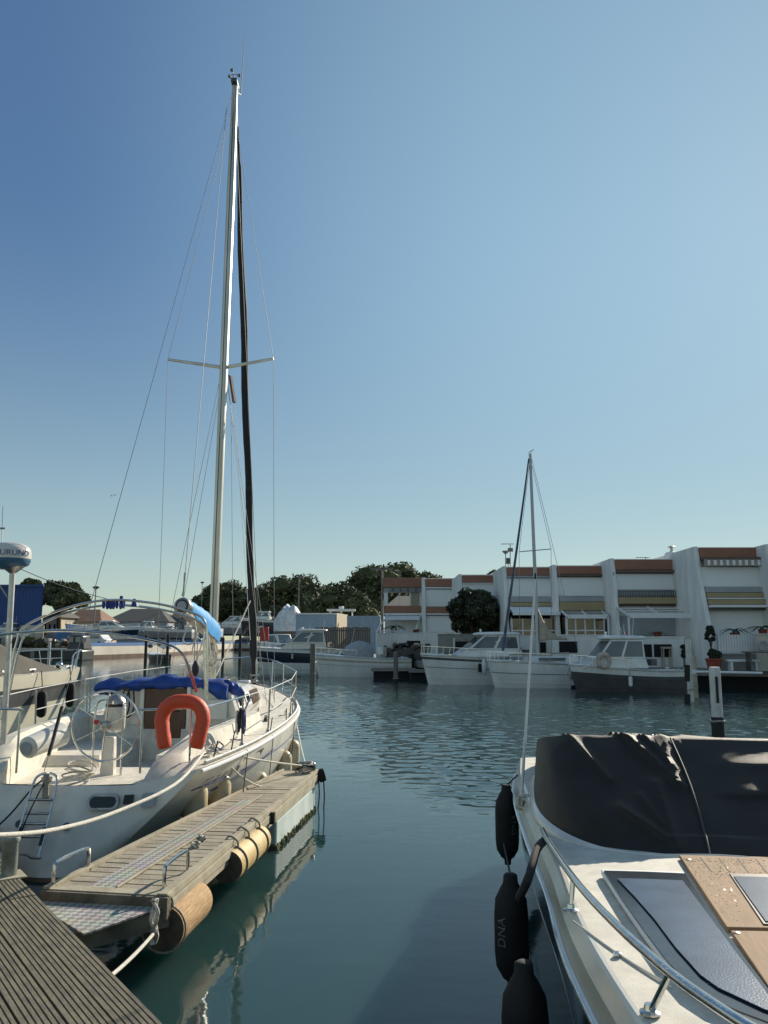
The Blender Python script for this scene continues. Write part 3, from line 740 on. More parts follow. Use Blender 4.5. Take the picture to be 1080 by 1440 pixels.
# boarding ladder
lad = MB()
xl, xr = -.30, -.06
def lp(x, z, off=.09): return TR(x, z, off)
for nm, x, s in (('ladder_rail', xl, -1), ('ladder_rail', xr, 1)):
    b = MB(); mid = (xl + xr) / 2
    pts = [lp(x - s * -.02, .24, .18), lp(x + s * .015, .34, .15), lp(x + s * .01, .62, .10), lp(x, .86, .08), lp(x - s * .03, .93, .07), lp(mid + s * .02, .955, .06)]
    b.tube(spl(pts, 20), .013, 'steel', 8); b.build(nm, boat)
for z in (.72, .60, .51, .40):
    b = MB(); b.tube([lp(xl, z, .105), lp(xr, z, .105)], .014, 'steel_dull', 8); b.build('ladder_rung', boat)
for x in (xl, xr):
    b = MB(); b.tube([lp(x, .48, .125), lp(x, .34, .155)], .02, 'black_plastic', 8); b.build('ladder_grip', boat)
b = MB(); b.tube(spl([lp(xl - .02, .22, .1), lp(xl + .0, .27, .3), lp(xl + .06, .30, .32), lp(xr - .06, .30, .32), lp(xr, .27, .3), lp(xr + .01, .22, .1)], 20), .013, 'steel_dull', 8); b.build('step_hoop', boat)
b = MB(); b.box(lp(-.17, .83, .06), (.06, .03, .26), 'rope_grey'); b.box(lp(-.17, .90, .08), (.10, .05, .05), 'steel_dull'); b.build('ladder_latch', boat, bevel=.006)
# cockpit: pedestal and wheel
wy = 1.42; wx = .0
b = MB(); b.box((wx, wy + .16, .95), (.16, .13, .44), 'gelcoat', top=(.85, .85)); b.lathe([(.06, -.3), (.115, -.26), (.12, -.05), (.12, 0)], (wx + .05, wy + .18, 1.52), 'gelcoat', 22); b.lathe([(.122, 0), (.122, .025)], (wx + .05, wy + .18, 1.52), 'black_plastic', 22); b.lathe([(.118, .025), (.105, .08), (.06, .12), (.02, .14)], (wx + .05, wy + .18, 1.52), 'steel_dull', 22); b.build('pedestal', boat, bevel=.02)
b = MB()
for s in (-1, 1): b.tube(spl([(wx + s * .17, wy + .1, .74), (wx + s * .17, wy + .1, 1.3), (wx + s * .15, wy + .12, 1.56), (wx, wy + .14, 1.6)], 14), .014, 'steel', 8)
b.build('pedestal_guard', boat)
wc = Vector((wx, wy, 1.31)); wr = .40
b = MB(); b.tube([wc + Vector((math.cos(a) * wr, -.02 * math.cos(a), math.sin(a) * wr)) for a in [2 * math.pi * i / 48 for i in range(48)]], .0135, 'steel', 8, closed=True)
for k in range(6):
    a = 2 * math.pi * k / 6 + .45; b.tube([wc, wc + Vector((math.cos(a) * wr, 0, math.sin(a) * wr))], .007, 'steel', 6)
wheel = b.build('steering_wheel', boat)
b = MB(); b.lathe([(.06, -.03), (.06, .03), (.03, .05)], wc, 'steel_dull', 14, (0, -1, 0)); b.lathe([(.02, 0), (.03, .04)], wc + Vector((-.09, -.03, .05)), 'paint_red', 10, (0, -1, 0)); b.build('hub', wheel)
# port coaming box (white moulded locker) and coil
b = MB(); p0, p1 = full_matrix(boat).inverted() @ D(38, 1052, 9.05), full_matrix(boat).inverted() @ D(86, 1032, 9.6)
b.tube([p0, p0.lerp(p1, .04), p0.lerp(p1, .96), p1], .14, 'gelcoat', 20, radii=[.085, .115, .135, .10])
b.lathe([(.07, 0), (.07, .012)], p0 - (p1 - p0).normalized() * .012, 'wall_grey', 20, tuple(p0 - p1)); b.build('life_raft_canister', boat)
# cabin trunk
def trunk(y):
    f = (y - 4.25) / (8.9 - 4.25)
    w = cat_rom([(1.04,), (1.05,), (1.0,), (.82,), (.45,)], 101)[int(max(0, min(1, f)) * 100)][0]
    h = cat_rom([(.50,), (.47,), (.42,), (.28,), (.02,)], 101)[int(max(0, min(1, f)) * 100)][0]
    return w, h
b = MB(); rows = []
for i in range(33):
    y = 4.25 + 4.65 * i / 32; w, h = trunk(y); z = gun(y)[1] + .02; r = []
    for x, dz in ((1, 0), (.96, .35), (.88, .86), (.83, .97), (.76, 1.02), (.4, 1.10), (0, 1.13), (-.4, 1.10), (-.76, 1.02), (-.83, .97), (-.88, .86), (-.96, .35), (-1, 0)):
        r.append(Vector((w * x, y, z + h * dz)))
    rows.append(r)
b.grid(rows, 'gelcoat'); b.add(rows[0] + [Vector((-1.12, 4.25, .5)), Vector((1.12, 4.25, .5))], [tuple(range(15))], 'gelcoat')
cabin = b.build('cabin', boat, angle=30)
b = MB(); b.box((-.06, 4.22, 1.12), (.62, .05, .92), 'mahogany'); b.box((.02, 4.185, 1.32), (.26, .03, .16), 'glass_dark'); b.build('companionway', cabin, bevel=.008)
b = MB()
for s in (-1, 1): b.box((-.06 + s * .35, 4.215, 1.12), (.06, .07, .96), 'gelcoat')
b.build('companionway_frame', cabin, bevel=.01)
b = MB(); b.box((.72, 4.20, 1.27), (.30, .03, .30), 'gelcoat'); b.build('locker_hatch', cabin, bevel=.02)
def cab_side(y, f, off, sgn):
    w, h = trunk(y); z = gun(y)[1] + .02
    return Vector((sgn * (lerp(w * .96, w * .88, f) + off), y, z + h * lerp(.35, .86, f)))
for sgn in (1, -1):
    for y0, y1 in ((4.5, 4.95), (5.15, 5.55)):
        b = MB(); b.slab([cab_side(y0, .15, .018, sgn), cab_side(y1, .15, .018, sgn), cab_side(y1, .95, .018, sgn), cab_side(y0, .95, .018, sgn)][::sgn], .016, 'trim_white'); fr = b.build('window', cabin, smooth=False)
        d = .06; b = MB(); b.quad([cab_side(y0 + d, .28, .022, sgn), cab_side(y1 - d, .28, .022, sgn), cab_side(y1 - d, .82, .022, sgn), cab_side(y0 + d, .82, .022, sgn)], 'glass_dark'); b.build('pane', fr, smooth=False)
    b = MB(); b.grid([[cab_side(y, f, .012, sgn) for f in (.0, .45, .95)] for y in (5.75, 6.2, 6.6, 7.0)], 'glass_brown'); b.build('window', cabin, smooth=False)
b = MB(); b.box((0, 8.25, 1.36), (.5, .5, .05), 'glass_dark'); b.box((0, 8.25, 1.34), (.58, .58, .05), 'alu'); b.build('foredeck_hatch', boat, bevel=.01)
for x, y in ((.7, 5.6), (.55, 6.3), (-.6, 5.4), (.35, 6.8)):
    b = MB(); w, h = trunk(y); b.lathe([(.07, 0), (.075, .04), (.055, .09), (.06, .13), (.02, .14)], (x, y, gun(y)[1] + h * 1.05), 'steel_dull', 14); b.build('winch', boat)
b = MB(); b.tube(spl([(.4, 4.7, 1.60), (.46, 5.8, 1.62), (.40, 7.0, 1.58)], 8), .012, 'rope_white', 6); b.tube(spl([(.5, 4.7, 1.60), (.58, 5.8, 1.60), (.5, 7.0, 1.57)], 8), .012, 'rope_blue', 6); b.build('halyard', boat)
for (x, y) in ((.3, 5.3), (-.35, 5.9), (.62, 7.0), (-.7, 6.7)):
    b = MB(); b.box((x, y, gun(y)[1] + trunk(y)[1] * 1.1 + .03), (.22, .2, .06), 'gelcoat_cool'); b.build('deck_vent', boat, bevel=.02)
# folded blue spray hood lying over the cabin's after end
b = MB(); rows = []; random.seed(5)
for i in range(35):
    f = i / 34; x = lerp(-1.12, .86, f); row = []
    for k in range(14):
        a = 2 * math.pi * k / 14
        th = .095 + .05 * math.sin(f * 21) * math.sin(f * 9) + (.05 if f > .8 else 0)
        dep = .26 + .08 * math.sin(f * 7)
        drop = .0 if f < .82 else (f - .82) * 1.3
        nzv = noise.noise(Vector((x * 3.1, a * 1.2, 3))) * .05
        row.append(Vector((x, 4.36 + math.cos(a) * (dep + nzv) + (.5 * (f - .8) if f > .8 else 0), 1.655 - .10 * (x * .8) ** 2 - drop * .5 + math.sin(a) * (th + nzv * .7))))
    rows.append(row)
b.grid(rows, 'blue_canvas', closed=True); b.quad(rows[0], 'blue_canvas'); b.quad(rows[-1], 'blue_canvas'); b.build('spray_hood', boat, angle=80)
b = MB(); rows = []
for i in range(16):
    f = i / 15; row = []
    for k in range(10):
        a = 2 * math.pi * k / 10; nz = noise.noise(Vector((f * 5, a, 9))) * .05
        row.append(Vector((.80 + .10 * f + .05 * math.sin(f * 9) + math.cos(a) * (.13 + nz), 4.35 + f * .3, 1.60 - .12 * f + math.sin(a) * (.10 + nz))))
    rows.append(row)
b.grid(rows, 'blue_canvas', closed=True); b.quad(rows[0], 'blue_canvas'); b.quad(rows[-1], 'blue_canvas'); b.build('spray_hood', boat, angle=80)
# mast, boom, rig (ends given where they are seen, at their real distance)
MY = 16.0
mb_, mt_ = D(297.5, 948, MY), D(330.5, 122, MY - .25)
mb_.z = 1.5
b = MB(); n = 24; rows = []
for i in range(n + 1):
    f = i / n; c = mb_.lerp(mt_, f); s = 1 if f < .8 else lerp(1, .72, (f - .8) / .2)
    rows.append([c + Vector((math.cos(a) * .082 * s, math.sin(a) * .115 * s, 0)) for a in [2 * math.pi * k / 14 for k in range(14)]])
b.grid(rows, 'mast_alu', closed=True); b.quad(rows[-1], 'mast_alu'); mast = b.build('mast', boat, world=True)
b = MB(); b.tube([mb_ + Vector((.0, -.125, .6)), mt_ + Vector((0, -.1, -.3))], .012, 'hull_grey', 5); b.build('mast_track', mast, world=True)
sp = D(314.5, 517, MY - .1); spl_, spr_ = D(236, 505.5, MY - .35), D(384.5, 504.5, MY - .35)
for e in (spl_, spr_):
    b = MB(); b.tube([sp, e], .03, 'mast_alu', 8, radii=[.04, .028], sq=.6); b.build('spreader', mast, world=True)
b = MB(); b.box(mt_ + Vector((0, .0, .06)), (.13, .30, .10), 'hull_grey'); b.build('masthead', mast, world=True, bevel=.02)
b = MB(); w0 = D(328, 124, MY - .3); w1 = D(328.5, 104, MY - .3); b.tube([w0, w1], .012, 'wire', 6)
for k in range(3):
    a = k * 2.1 + .4; q = w1 + Vector((math.cos(a) * .12, math.sin(a) * .12, .0)); b.tube([w1, q], .007, 'wire', 5); b.blob(q, (.04, .04, .035), 'wire', 8, 6)
b.tube([w0 + Vector((0, 0, .05)), w0 + Vector((-.03, -.25, .12))], .008, 'wire', 5); b.build('wind_sensor', mast, world=True)
b = MB(); q0 = D(338.5, 133, MY); b.tube([mt_ + Vector((.05, .05, -.1)), q0], .012, 'wire', 5); b.tube([q0, D(344, 50, MY)], .006, 'wire', 5, radii=[.011, .006]); b.build('whip_antenna', mast, world=True)
b = MB(); b.bar(D(324, 529, MY + .05), D(329.5, 566, MY), .07, .05, 'brown_edge'); b.bar(sp + Vector((.05, .1, -.12)), D(324, 529, MY + .05), .02, .02, 'wire'); b.build('radar_reflector', mast, world=True)
def wire(name, a, c, r=.005, m='wire', par=boat, sg=0):
    b = MB(); b.tube(sag(a, c, sg, 10) if sg else [a, c], r, m, 5); return b.build(name, par, world=True)
for px, sd in ((216, -1), (377, 1)):
    e = spl_ if sd < 0 else spr_
    chain = full_matrix(boat) @ Vector((sd * 1.12, 7.45, 1.12))
    wire('shroud', D(327 if sd < 0 else 334, 150 if sd < 0 else 185, MY - .2), e); wire('shroud', e, chain)
    wire('shroud', D(312 if sd < 0 else 318, 520, MY), full_matrix(boat) @ Vector((sd * 1.05, 6.95, 1.12)))
    wire('shroud', D(314 if sd < 0 else 317, 522, MY), full_matrix(boat) @ Vector((sd * 1.05, 7.9, 1.14)))
wire('backstay', D(327, 130, MY - .35), full_matrix(boat) @ Vector((-.28, .42, .95)), .0042)
for s in (.0,):
    b = MB(); q1 = full_matrix(boat) @ Vector((-.28, .42, .95)); q0 = D(327, 130, MY - .35); b.tube([q1.lerp(q0, .012), q1.lerp(q0, .05)], .02, 'black_plastic', 8); b.build('backstay_tensioner', boat, world=True)
# furled headsail on the forestay
fa, fb = D(334, 178, MY + .35), D(357.5, 962, 19.6)
b = MB(); pts = []; rad = []
for i in range(90):
    f = i / 89; p = fa.lerp(fb, f); q = p + Vector((.012 * math.sin(f * 23), .012 * math.cos(f * 19), 0)); pts.append(q)
    rad.append((.025 if f < .06 else lerp(.045, .078, min(1, (f - .06) / .25)) * (1 + .05 * math.sin(f * 95) * math.sin(f * 37))) * (1.0 if f < .83 else 1.12) if f < .95 else .05)
b.tube(pts, .08, 'sail_dark', 10, radii=rad); hs = b.build('furled_headsail', boat, world=True, angle=80)
b = MB(); b.lathe([(.03, -.2), (.03, 0), (.11, .02), (.11, .05), (.07, .07), (.07, .15), (.11, .17), (.11, .2), (.03, .22)], fb + Vector((0, 0, .02)), 'steel_dull', 16); b.build('furling_drum', boat, world=True)
wire('forestay', fa, D(333, 150, MY), .012)
wire('halyard', D(333, 200, MY), D(366, 940, 18.6), .006)
wire('halyard', D(325, 575, MY), D(328, 930, MY), .005)
wire('halyard', D(330, 572, MY), D(352, 900, 17.5), .005, 'white_wire')
# boom with cover
be, bg_ = D(257, 850, 12.3), D(301, 893, 15.85)
b = MB(); b.tube([be.lerp(bg_, f) + Vector((0, 0, -.08)) for f in (0, .25, .6, 1)], .085, 'sail_cream', 14); boom = b.build('boom', boat, world=True)
ax = (be - bg_).normalized()
b = MB(); b.lathe([(.125, -.22), (.135, 0), (.12, .05), (.085, .07)], be + Vector((0, 0, -.03)), 'steel_dull', 20, tuple(ax)); b.lathe([(.07, 0), (.07, .015), (.03, .02)], be + Vector((0, 0, -.03)) + ax * .072, 'wall_grey', 16, tuple(ax)); b.lathe([(.095, .0), (.095, .006)], be + Vector((0, 0, -.03)) + ax * .069, 'black_plastic', 16, tuple(ax)); b.build('boom_end', boom, world=True)
b = MB(); rows = []
for i in range(20):
    f = .06 + i / 19 * .9; c = be.lerp(bg_, f); hh = lerp(.10, .24, min(1, f * 1.6)) + .012 * math.sin(f * 30); rows.append([c + Vector((xx * lerp(.8, 1.1, f), 0, zz * hh / .2)) for xx, zz in ((-.10, -.12), (-.13, .0), (-.11, .12), (-.04, .20), (.0, .22), (.04, .20), (.12, .12), (.14, .0), (.11, -.12))])
b.grid(rows, 'cyan_canvas'); b.quad(rows[0], 'cyan_canvas'); b.quad(rows[-1], 'cyan_canvas'); b.build('sail_cover', boom, world=True, angle=70)
wire('topping_lift', be + Vector((0, 0, .1)), D(318.5, 150, MY - .3), .006)
b = MB(); q = be + Vector((0, -.02, .12)); b.tube([q, q + Vector((.01, 0, .1)), q + Vector((.02, 0, .35))], .016, 'steel_dull', 6, radii=[.02, .012, .016]); b.build('shackle', boom, world=True)
# reef line tails and lines under the boom
for f, L in ((.18, .35), (.45, .42), (.62, .55), (.8, .3)):
    c = be.lerp(bg_, f) + Vector((.02, 0, -.16)); b = MB()
    b.tube(spl([c, c + Vector((-.12, .05, -L * .8)), c + Vector((-.02, .05, -L)), c + Vector((.10, .0, -L * .7)), c + Vector((.06, 0, 0))], 18), .014, 'rope_white', 6); b.build('reef_line', boom, world=True)
ms = D(274, 892, 13.2); b = MB(); b.tube([ms, D(273.5, 935, 13.2)], .008, 'rope_grey', 5); b.tube([ms + Vector((.05, 0, 0)), D(276, 935, 13.2)], .008, 'rope_grey', 5); b.lathe([(.02, -.16), (.055, -.08), (.06, 0), (.02, .1)], D(275, 938, 13.2), 'black_plastic', 10); b.build('mainsheet', boom, world=True)
for q in range(6):
    b = MB(); c = mb_ + Vector((.05 * math.sin(q * 2.3), -.14, 1.0 - .13 * q)); b.tube([c + Vector((math.cos(a) * .1, -.03 * math.sin(a * 2), math.sin(a) * .16)) for a in [2 * math.pi * k / 14 for k in range(14)]], .012, ('rope_white', 'rope_grey', 'rope_white')[q % 3], 6, closed=True); b.build('rope_coil', mast, world=True)
wire('spinnaker_line', D(304, 950, 15.8), D(352, 845, 17.8), .014, 'rope_white')
# bimini hoops of steel tube
def hoop(pts, r=.0145):
    b = MB(); b.tube(spl(pts, 60), r, 'steel', 8); return b.build('bimini_hoop', boat, world=True)
for dy, dz, dd in ((0, 0, 0), (4, 9, .28)):
    Y = 9.9 + dd
    hoop([D(2 + dy, 1012, Y), D(14 + dy, 950, Y), D(23 + dy, 905 + dz, Y), D(36 + dy, 880 + dz, Y), D(90, 856 + dz * .8, Y), D(150, 844 + dz * .8, Y), D(215, 848 + dz * .8, Y), D(268, 861 + dz * .8, Y), D(288 + dy * .4, 874 + dz, Y), D(291 - dy, 905, Y), D(291 - dy * .5, 985, Y)])
hoop([D(-90, 965, 10.0), D(-70, 925, 9.6), D(-30, 899, 9.2), D(30, 889.5, 9.0), D(100, 887, 9.0), D(175, 894, 9.0), D(235, 906, 9.2), D(255, 918, 9.4), D(266, 940, 9.8), D(275, 968, 10.2)])
b = MB(); b.tube([D(265, 937, 9.8), D(276, 972, 10.2)], .02, 'paint_red', 8); b.build('hoop_sleeve', boat, world=True)
b = MB()
random.seed(8)
for k in range(9):
    c = D(146 + k * 3.2, 849 + (k % 2), 9.95); b.tube([c + Vector((.02 * math.sin(k), .03 * math.cos(a), .05 * math.sin(a))) for a in [2 * math.pi * i / 10 for i in range(10)]], .012, 'letter_blue', 6, closed=True)
b.tube([D(170, 846, 9.95), D(171, 838, 9.95)], .02, 'letter_blue', 6); b.build('rope_lashing', boat, world=True)
b = MB(); b.tube([D(189.5, 853, 9.95), D(189.5, 842, 9.95)], .035, 'letter_blue', 8, radii=[.05, .02]); b.build('rope_lashing', boat, world=True)
# stanchions, lifelines, pushpit, pulpit
for sgn in (1, -1):
    tops = []
    for y, lean in ((1.95, 0), (3.3, .02), (5.4, .02), (7.3, .02)):
        g, z = gun(y); q = Vector((sgn * (g - .07), y, z + .02)); tp = q + Vector((sgn * lean, 0, .60)); tops.append((y, tp))
        b = MB(); b.tube([q, tp], .0125, 'steel_dull', 8); b.lathe([(.035, 0), (.03, .03), (.016, .06)], q, 'steel_dull', 10); b.build('stanchion', boat)
    pb = [Vector((sgn * (gun(y)[0] - .06), y, gun(y)[1] + .02)) for y in (9.3, 10.3)]
    g1, g2 = [p + Vector((0, 0, .60)) for p in pb]
    b = MB(); b.tube([pb[0], g1], .0125, 'steel', 8); b.tube([pb[1], g2 + Vector((0, .1, 0))], .0125, 'steel', 8); b.build('pulpit_leg', boat)
    b = MB(); b.tube(spl([g1, g2 + Vector((0, .1, .02)), Vector((sgn * .12, 11.2, 1.9)), Vector((0, 11.35, 1.92))], 20), .0135, 'steel', 8); b.build('pulpit_rail', boat)
    for h in (0, -.29):
        seq = [tp for y, tp in tops][(0 if h == 0 else 1):] + [g1]
        b = MB()
        b.tube([p + Vector((0, 0, h)) for p in seq], .0065, 'white_wire', 6); b.build('lifeline', boat)
    b = MB(); q0 = tops[0][1]; b.tube(spl([q0, Vector((sgn * 1.34, 1.1, 1.58)), Vector((sgn * 1.15, .76, 1.57)), Vector((sgn * .62, .60, 1.56))], 20), .0125, 'steel', 8); [b.tube([(sgn * x, y, .9), (sgn * x, y, 1.565)], .0125, 'steel', 8) for x, y in ((1.15, .76), (.66, .62))]; b.build('pushpit_rail', boat)
b = MB(); b.tube([(1.28, 2.4, 1.02), (1.46, 2.9, 1.6)], .0125, 'steel_dull', 8); b.build('gate_brace', boat)
# jib sheet cars, cleats, coil by the gate
for y, sgn in ((1.15, 1), (1.15, -1), (5.6, 1), (9.6, 1), (9.6, -1)):
    g, z = gun(y); q = Vector((sgn * (g - .17), y, z + .03)); b = MB(); b.tube([q + Vector((0, -.10, .05)), q + Vector((0, .10, .05))], .014, 'steel', 8); b.box(q + Vector((0, 0, .02)), (.03, .09, .05), 'steel'); b.build('cleat', boat)
b = MB(); g, z = gun(1.95); c = Vector((g - .10, 1.97, z + .36))
for k in range(6): b.tube([c + Vector((.05 * math.sin(k * 2), math.cos(a) * .07, math.sin(a) * .12 - .015 * k)) for a in [2 * math.pi * i / 14 for i in range(14)]], .012, ('rope_dark', 'rope_blue', 'rope_white')[k % 3], 6, closed=True)
b.build('rope_coil', boat)
for (x0, y0, x1, y1) in ((1.25, 3.0, .92, 6.9), (1.1, 4.6, 1.25, 8.4)):
    b = MB(); b.tube(spl([(x0, y0, gun(y0)[1] + .06), ((x0 + x1) / 2 + .1, (y0 + y1) / 2, gun(5.5)[1] + .05), (x1, y1, gun(y1)[1] + .06)], 10), .010, 'rope_dark', 5); b.build('jib_sheet', boat)
b = MB()
for k in range(7):
    a0 = k * .9; c = Vector((-.02, .55 + .04 * k, .82 + .02 * k)); b.tube([c + Vector((math.cos(a) * (.16 + .02 * math.sin(k)), math.sin(a) * .14, .05 * math.sin(a + a0))) for a in [2 * math.pi * i / 16 for i in range(16)]], .009, ('rope_white', 'rope_grey')[k % 2], 5, closed=True)
b.build('rope_coil', boat)
b = MB(); b.tube(spl([TR(-.17, .93, .04), TR(-.30, .82, .06), TR(-.5, .55, .06), TR(-.75, .33, .05), TR(-1.0, .2, .05)], 20), .009, 'rope_dark', 6); b.tube(spl([TR(-.17, .93, .08), TR(-.26, .6, .12), TR(-.34, .2, .1), TR(-.42, -.05, .1)], 16), .007, 'rope_dark', 6); b.build('mooring_tail', boat)
for xx in (-.55, -.62):
    b = MB(); c = Vector((xx, 4.15, 1.38)); b.tube(spl([c + Vector((-.05, 0, .18)), c + Vector((-.12, 0, -.1)), c + Vector((-.06, 0, -.22)), c + Vector((.03, 0, -.1)), c + Vector((.02, 0, .18))], 16), .012, 'rope_dark', 6, closed=True); b.build('rope_coil', boat)
# radar on its pole at the port quarter
rp0, rp1 = D(3, 1075, 9.6), D(18, 797, 9.6)
b = MB(); b.tube([rp0, rp1], .033, 'alu', 12); b.tube([D(10, 840, 9.6), D(-22, 790, 9.6) ], .008, 'wire', 5); b.lathe([(.03, -.10), (.13, -.02), (.13, 0)], rp1 + Vector((0, 0, .02)), 'steel_dull', 16); pole = b.build('radar_pole', boat, world=True)
rc = rp1 + Vector((-.05, 0, -.03)); rr = .235
b = MB(); b.lathe([(.10, 0), (rr - .02, .05), (rr, .09), (rr, .12)], rc, 'radar_blue', 36); b.lathe([(rr + .004, .12), (rr + .006, .19), (rr - .005, .24), (rr - .05, .285), (rr * .5, .305), (.01, .31)], rc, 'gelcoat', 36); dome = b.build('radar_dome', boat, world=True, angle=50)
vs, fs = text_verts('FURUNO', .092, .001)
b = MB(); wv = []
for v in vs:
    a = v.x / rr * 1.02 + .62; wv.append(rc + Vector((math.sin(a) * (rr + .0085 + v.z), -math.cos(a) * (rr + .0085 + v.z), .148 + v.y)))
b.add(wv, fs, 'letter_blue'); b.build('lettering', dome, world=True, smooth=False)
b = MB(); b.tube([D(3, 800, 9.75), D(3, 741, 9.75)], .007, 'white_wire', 6); b.box(D(4, 743, 9.75), (.06, .02, .02), 'wire'); b.tube([D(3, 741, 9.75), D(4, 712, 9.75)], .003, 'wire', 4); b.build('gps_antenna', boat, world=True)
wire('antenna_cable', D(22, 797, 9.6), D(150, 842, 9.95), .005, 'wire', boat, .03)
# ---------------------------------------------------------------- horseshoe buoy
hb = MB(); hc = Vector((-2.13, 9.02, 1.437)); path = []
for i in range(33):
    f = i / 32
    if f < .22: q = (lerp(.165, .218, f / .22), lerp(-.26, .02, f / .22))
    elif f > .78: q = (-lerp(.218, .165, (f - .78) / .22), lerp(.02, -.26, (f - .78) / .22))
    else: a = math.pi * (f - .22) / .56; q = (math.copysign(abs(math.cos(a)) ** .8, math.cos(a)) * .218, .02 + .20 * math.sin(a) ** .85)
    path.append(hc + Vector((q[0], -.045 + .12 * q[1], q[1])))
hb.tube(path, .088, 'orange_foam', 14, radii=[.075, .09] + [.094] * 29 + [.09, .075], sq=.8)
tag(hb.build('horseshoe_buoy', angle=80), 'bright orange horseshoe lifebuoy hanging on the stern rail of the sailing yacht', 'lifebuoy')
# ---------------------------------------------------------------- fenders of the yacht
def yacht_fender(label, y, r, L, zc, dirt='fender_cream', px_off=0.0):
    g, z = gun(y); p = side_pt(y, max(zc, .12), r * .96); p.z = zc
    t = thing('fender', label, 'fender', full_matrix(boat) @ p, 0, 'cream fenders hanging along the yacht side')
    b = MB(); pr = [(r * math.sin(R(a)), L / 2 - r + r * math.cos(R(a)) * 1.0) for a in (8, 25, 45, 65, 90)]
    pr += [(r, 0)] + [(rr, -h) for rr, h in pr[::-1]]
    b.lathe(pr[::-1], (0, 0, 0), dirt, 20); b.lathe([(r * .22, L / 2 - .02), (r * .2, L / 2 + .05)], (0, 0, 0), dirt, 10); b.build('body', t, angle=60)
    top = full_matrix(boat) @ Vector((g - .07, y, z + .2)); w = top - t.location
    b = MB(); b.tube([(0, 0, L / 2 + .02), (g * 0 + (w.x) * .7, w.y * .7, w.z * .62), tuple(w)], .008, 'rope_dark', 6); b.build('rope', t)
yacht_fender('big stained cream fender nearest the yacht stern above the pontoon', 1.12, .135, .72, .40)
yacht_fender('second big cream fender just forward of the one at the yacht stern', 1.65, .135, .72, .40)
yacht_fender('half hidden cream fender low behind the middle of the pontoon edge', 3.6, .12, .6, .18)
yacht_fender('grey topped cream fender near the far end of the pontoon', 4.9, .12, .55, .32)
yacht_fender('pointed cream fender furthest forward along the yacht side', 5.8, .12, .55, .38)
# deck clutter seen along the side: fairlead blocks, a coiled sheet, lifeline lashings
for (x, y) in ((1.30, 2.6), (1.34, 3.6), (1.38, 4.7)):
    b = MB(); b.box((x, y, gun(y)[1] + .05), (.05, .14, .06), 'black_plastic'); b.lathe([(.03, 0), (.03, .04)], (x, y, gun(y)[1] + .08), 'steel_dull', 10); b.build('sheet_car', boat, bevel=.008)
b = MB()
for k in range(6): b.tube([Vector((.98 + .02 * k + math.cos(a) * .16, 3.9 + math.sin(a) * .12, gun(3.9)[1] + .05 + .012 * k)) for a in [2 * math.pi * i / 16 for i in range(16)]], .010, ('rope_white', 'rope_blue', 'rope_grey')[k % 3], 6, closed=True)
b.build('rope_coil', boat)
for y in (1.95, 3.3, 5.4):
    g, z = gun(y); b = MB(); b.tube([(g - .07, y, z + .02), (g + .012, y - .03, z - .02), (g - .02, y - .12, .45)], .006, 'rope_dark', 5); b.build('fender_lanyard', boat)
b = MB(); b.tube(spl([(1.25, .85, 1.05), (1.28, 1.3, 1.12), (1.30, 1.7, 1.02), (1.36, 2.2, 1.08), (1.30, 2.8, 1.03)], 24), .009, 'rope_grey', 6); b.tube(spl([(1.2, 1.0, 1.03), (1.36, 1.5, 1.06), (1.22, 2.0, 1.08), (1.4, 2.5, 1.03)], 24), .008, 'rope_blue', 6); b.build('loose_sheet', boat)
# ================================================================ WOODEN DOCK (foreground)
DZ = .65
e0 = Zp(30, 1236, DZ); e1 = Zp(232, 1440, DZ); dv = (e1 - e0).normalized(); nv = Vector((-dv.y, dv.x, 0))
if nv.y > 0: nv = -nv          # towards the dock's inside (nearer, left)
dock = thing('wooden_dock', 'weathered grooved plank dock in the lower left corner', 'dock', tuple(e0), math.atan2(dv.y, dv.x))
dm = full_matrix(dock).inverted()
# local frame: x along the edge, y sign s towards inside
sgn_in = (dm.to_3x3() @ nv).y
sgn_in = 1 if sgn_in > 0 else -1
PW = .172; random.seed(2)
bwid = [i * PW for i in range(12)]
for i in range(12):
    x = -3.6 + random.random() * 1.2
    cuts = [x]
    if i == 1: cuts = [-3.0, .05, 3.6, 7]
    elif i == 2: cuts = [-3.5, .62, 4.0, 7]
    else:
        while cuts[-1] < 6: cuts.append(cuts[-1] + 2.9)
    for c0, c1 in zip(cuts[:-1], cuts[1:]):
        b = MB(); y0 = i * PW + .004; y1 = (i + 1) * PW - .006
        prof = []; ng = 6
        for g in range(ng):
            w = (y1 - y0) / ng; a = y0 + g * w
            prof += [(a + .003, 0), (a + w - .0055, 0), (a + w - .004, -.006), (a + w - .0005, -.006)] if g < ng - 1 else [(a + .003, 0), (a + w, 0)]
        dz = random.uniform(-.002, .002)
        prof = [(sgn_in * u, v + dz) for u, v in prof] + [(sgn_in * y1, -.03), (sgn_in * y0, -.03)]
        b.prism(prof, c0 + .003, c1 - .003, 'dock_plank'); b.build('plank', dock, smooth=False)
b = MB(); b.box((1.8, sgn_in * .03, -.15), (11, .05, .22), 'beam_wood')
for k in range(8): b.box((-3 + k * 1.3, sgn_in * 1.1, -.12), (.09, 2.2, .16), 'beam_wood')
b.build('side_beam', dock, smooth=False)
for k in range(3):
    b = MB(); b.box((-2.6 + k * 3.2, sgn_in * 1.1, -.55), (2.2, 1.8, .62), 'float_shade'); b.build('float', dock, bevel=.05)
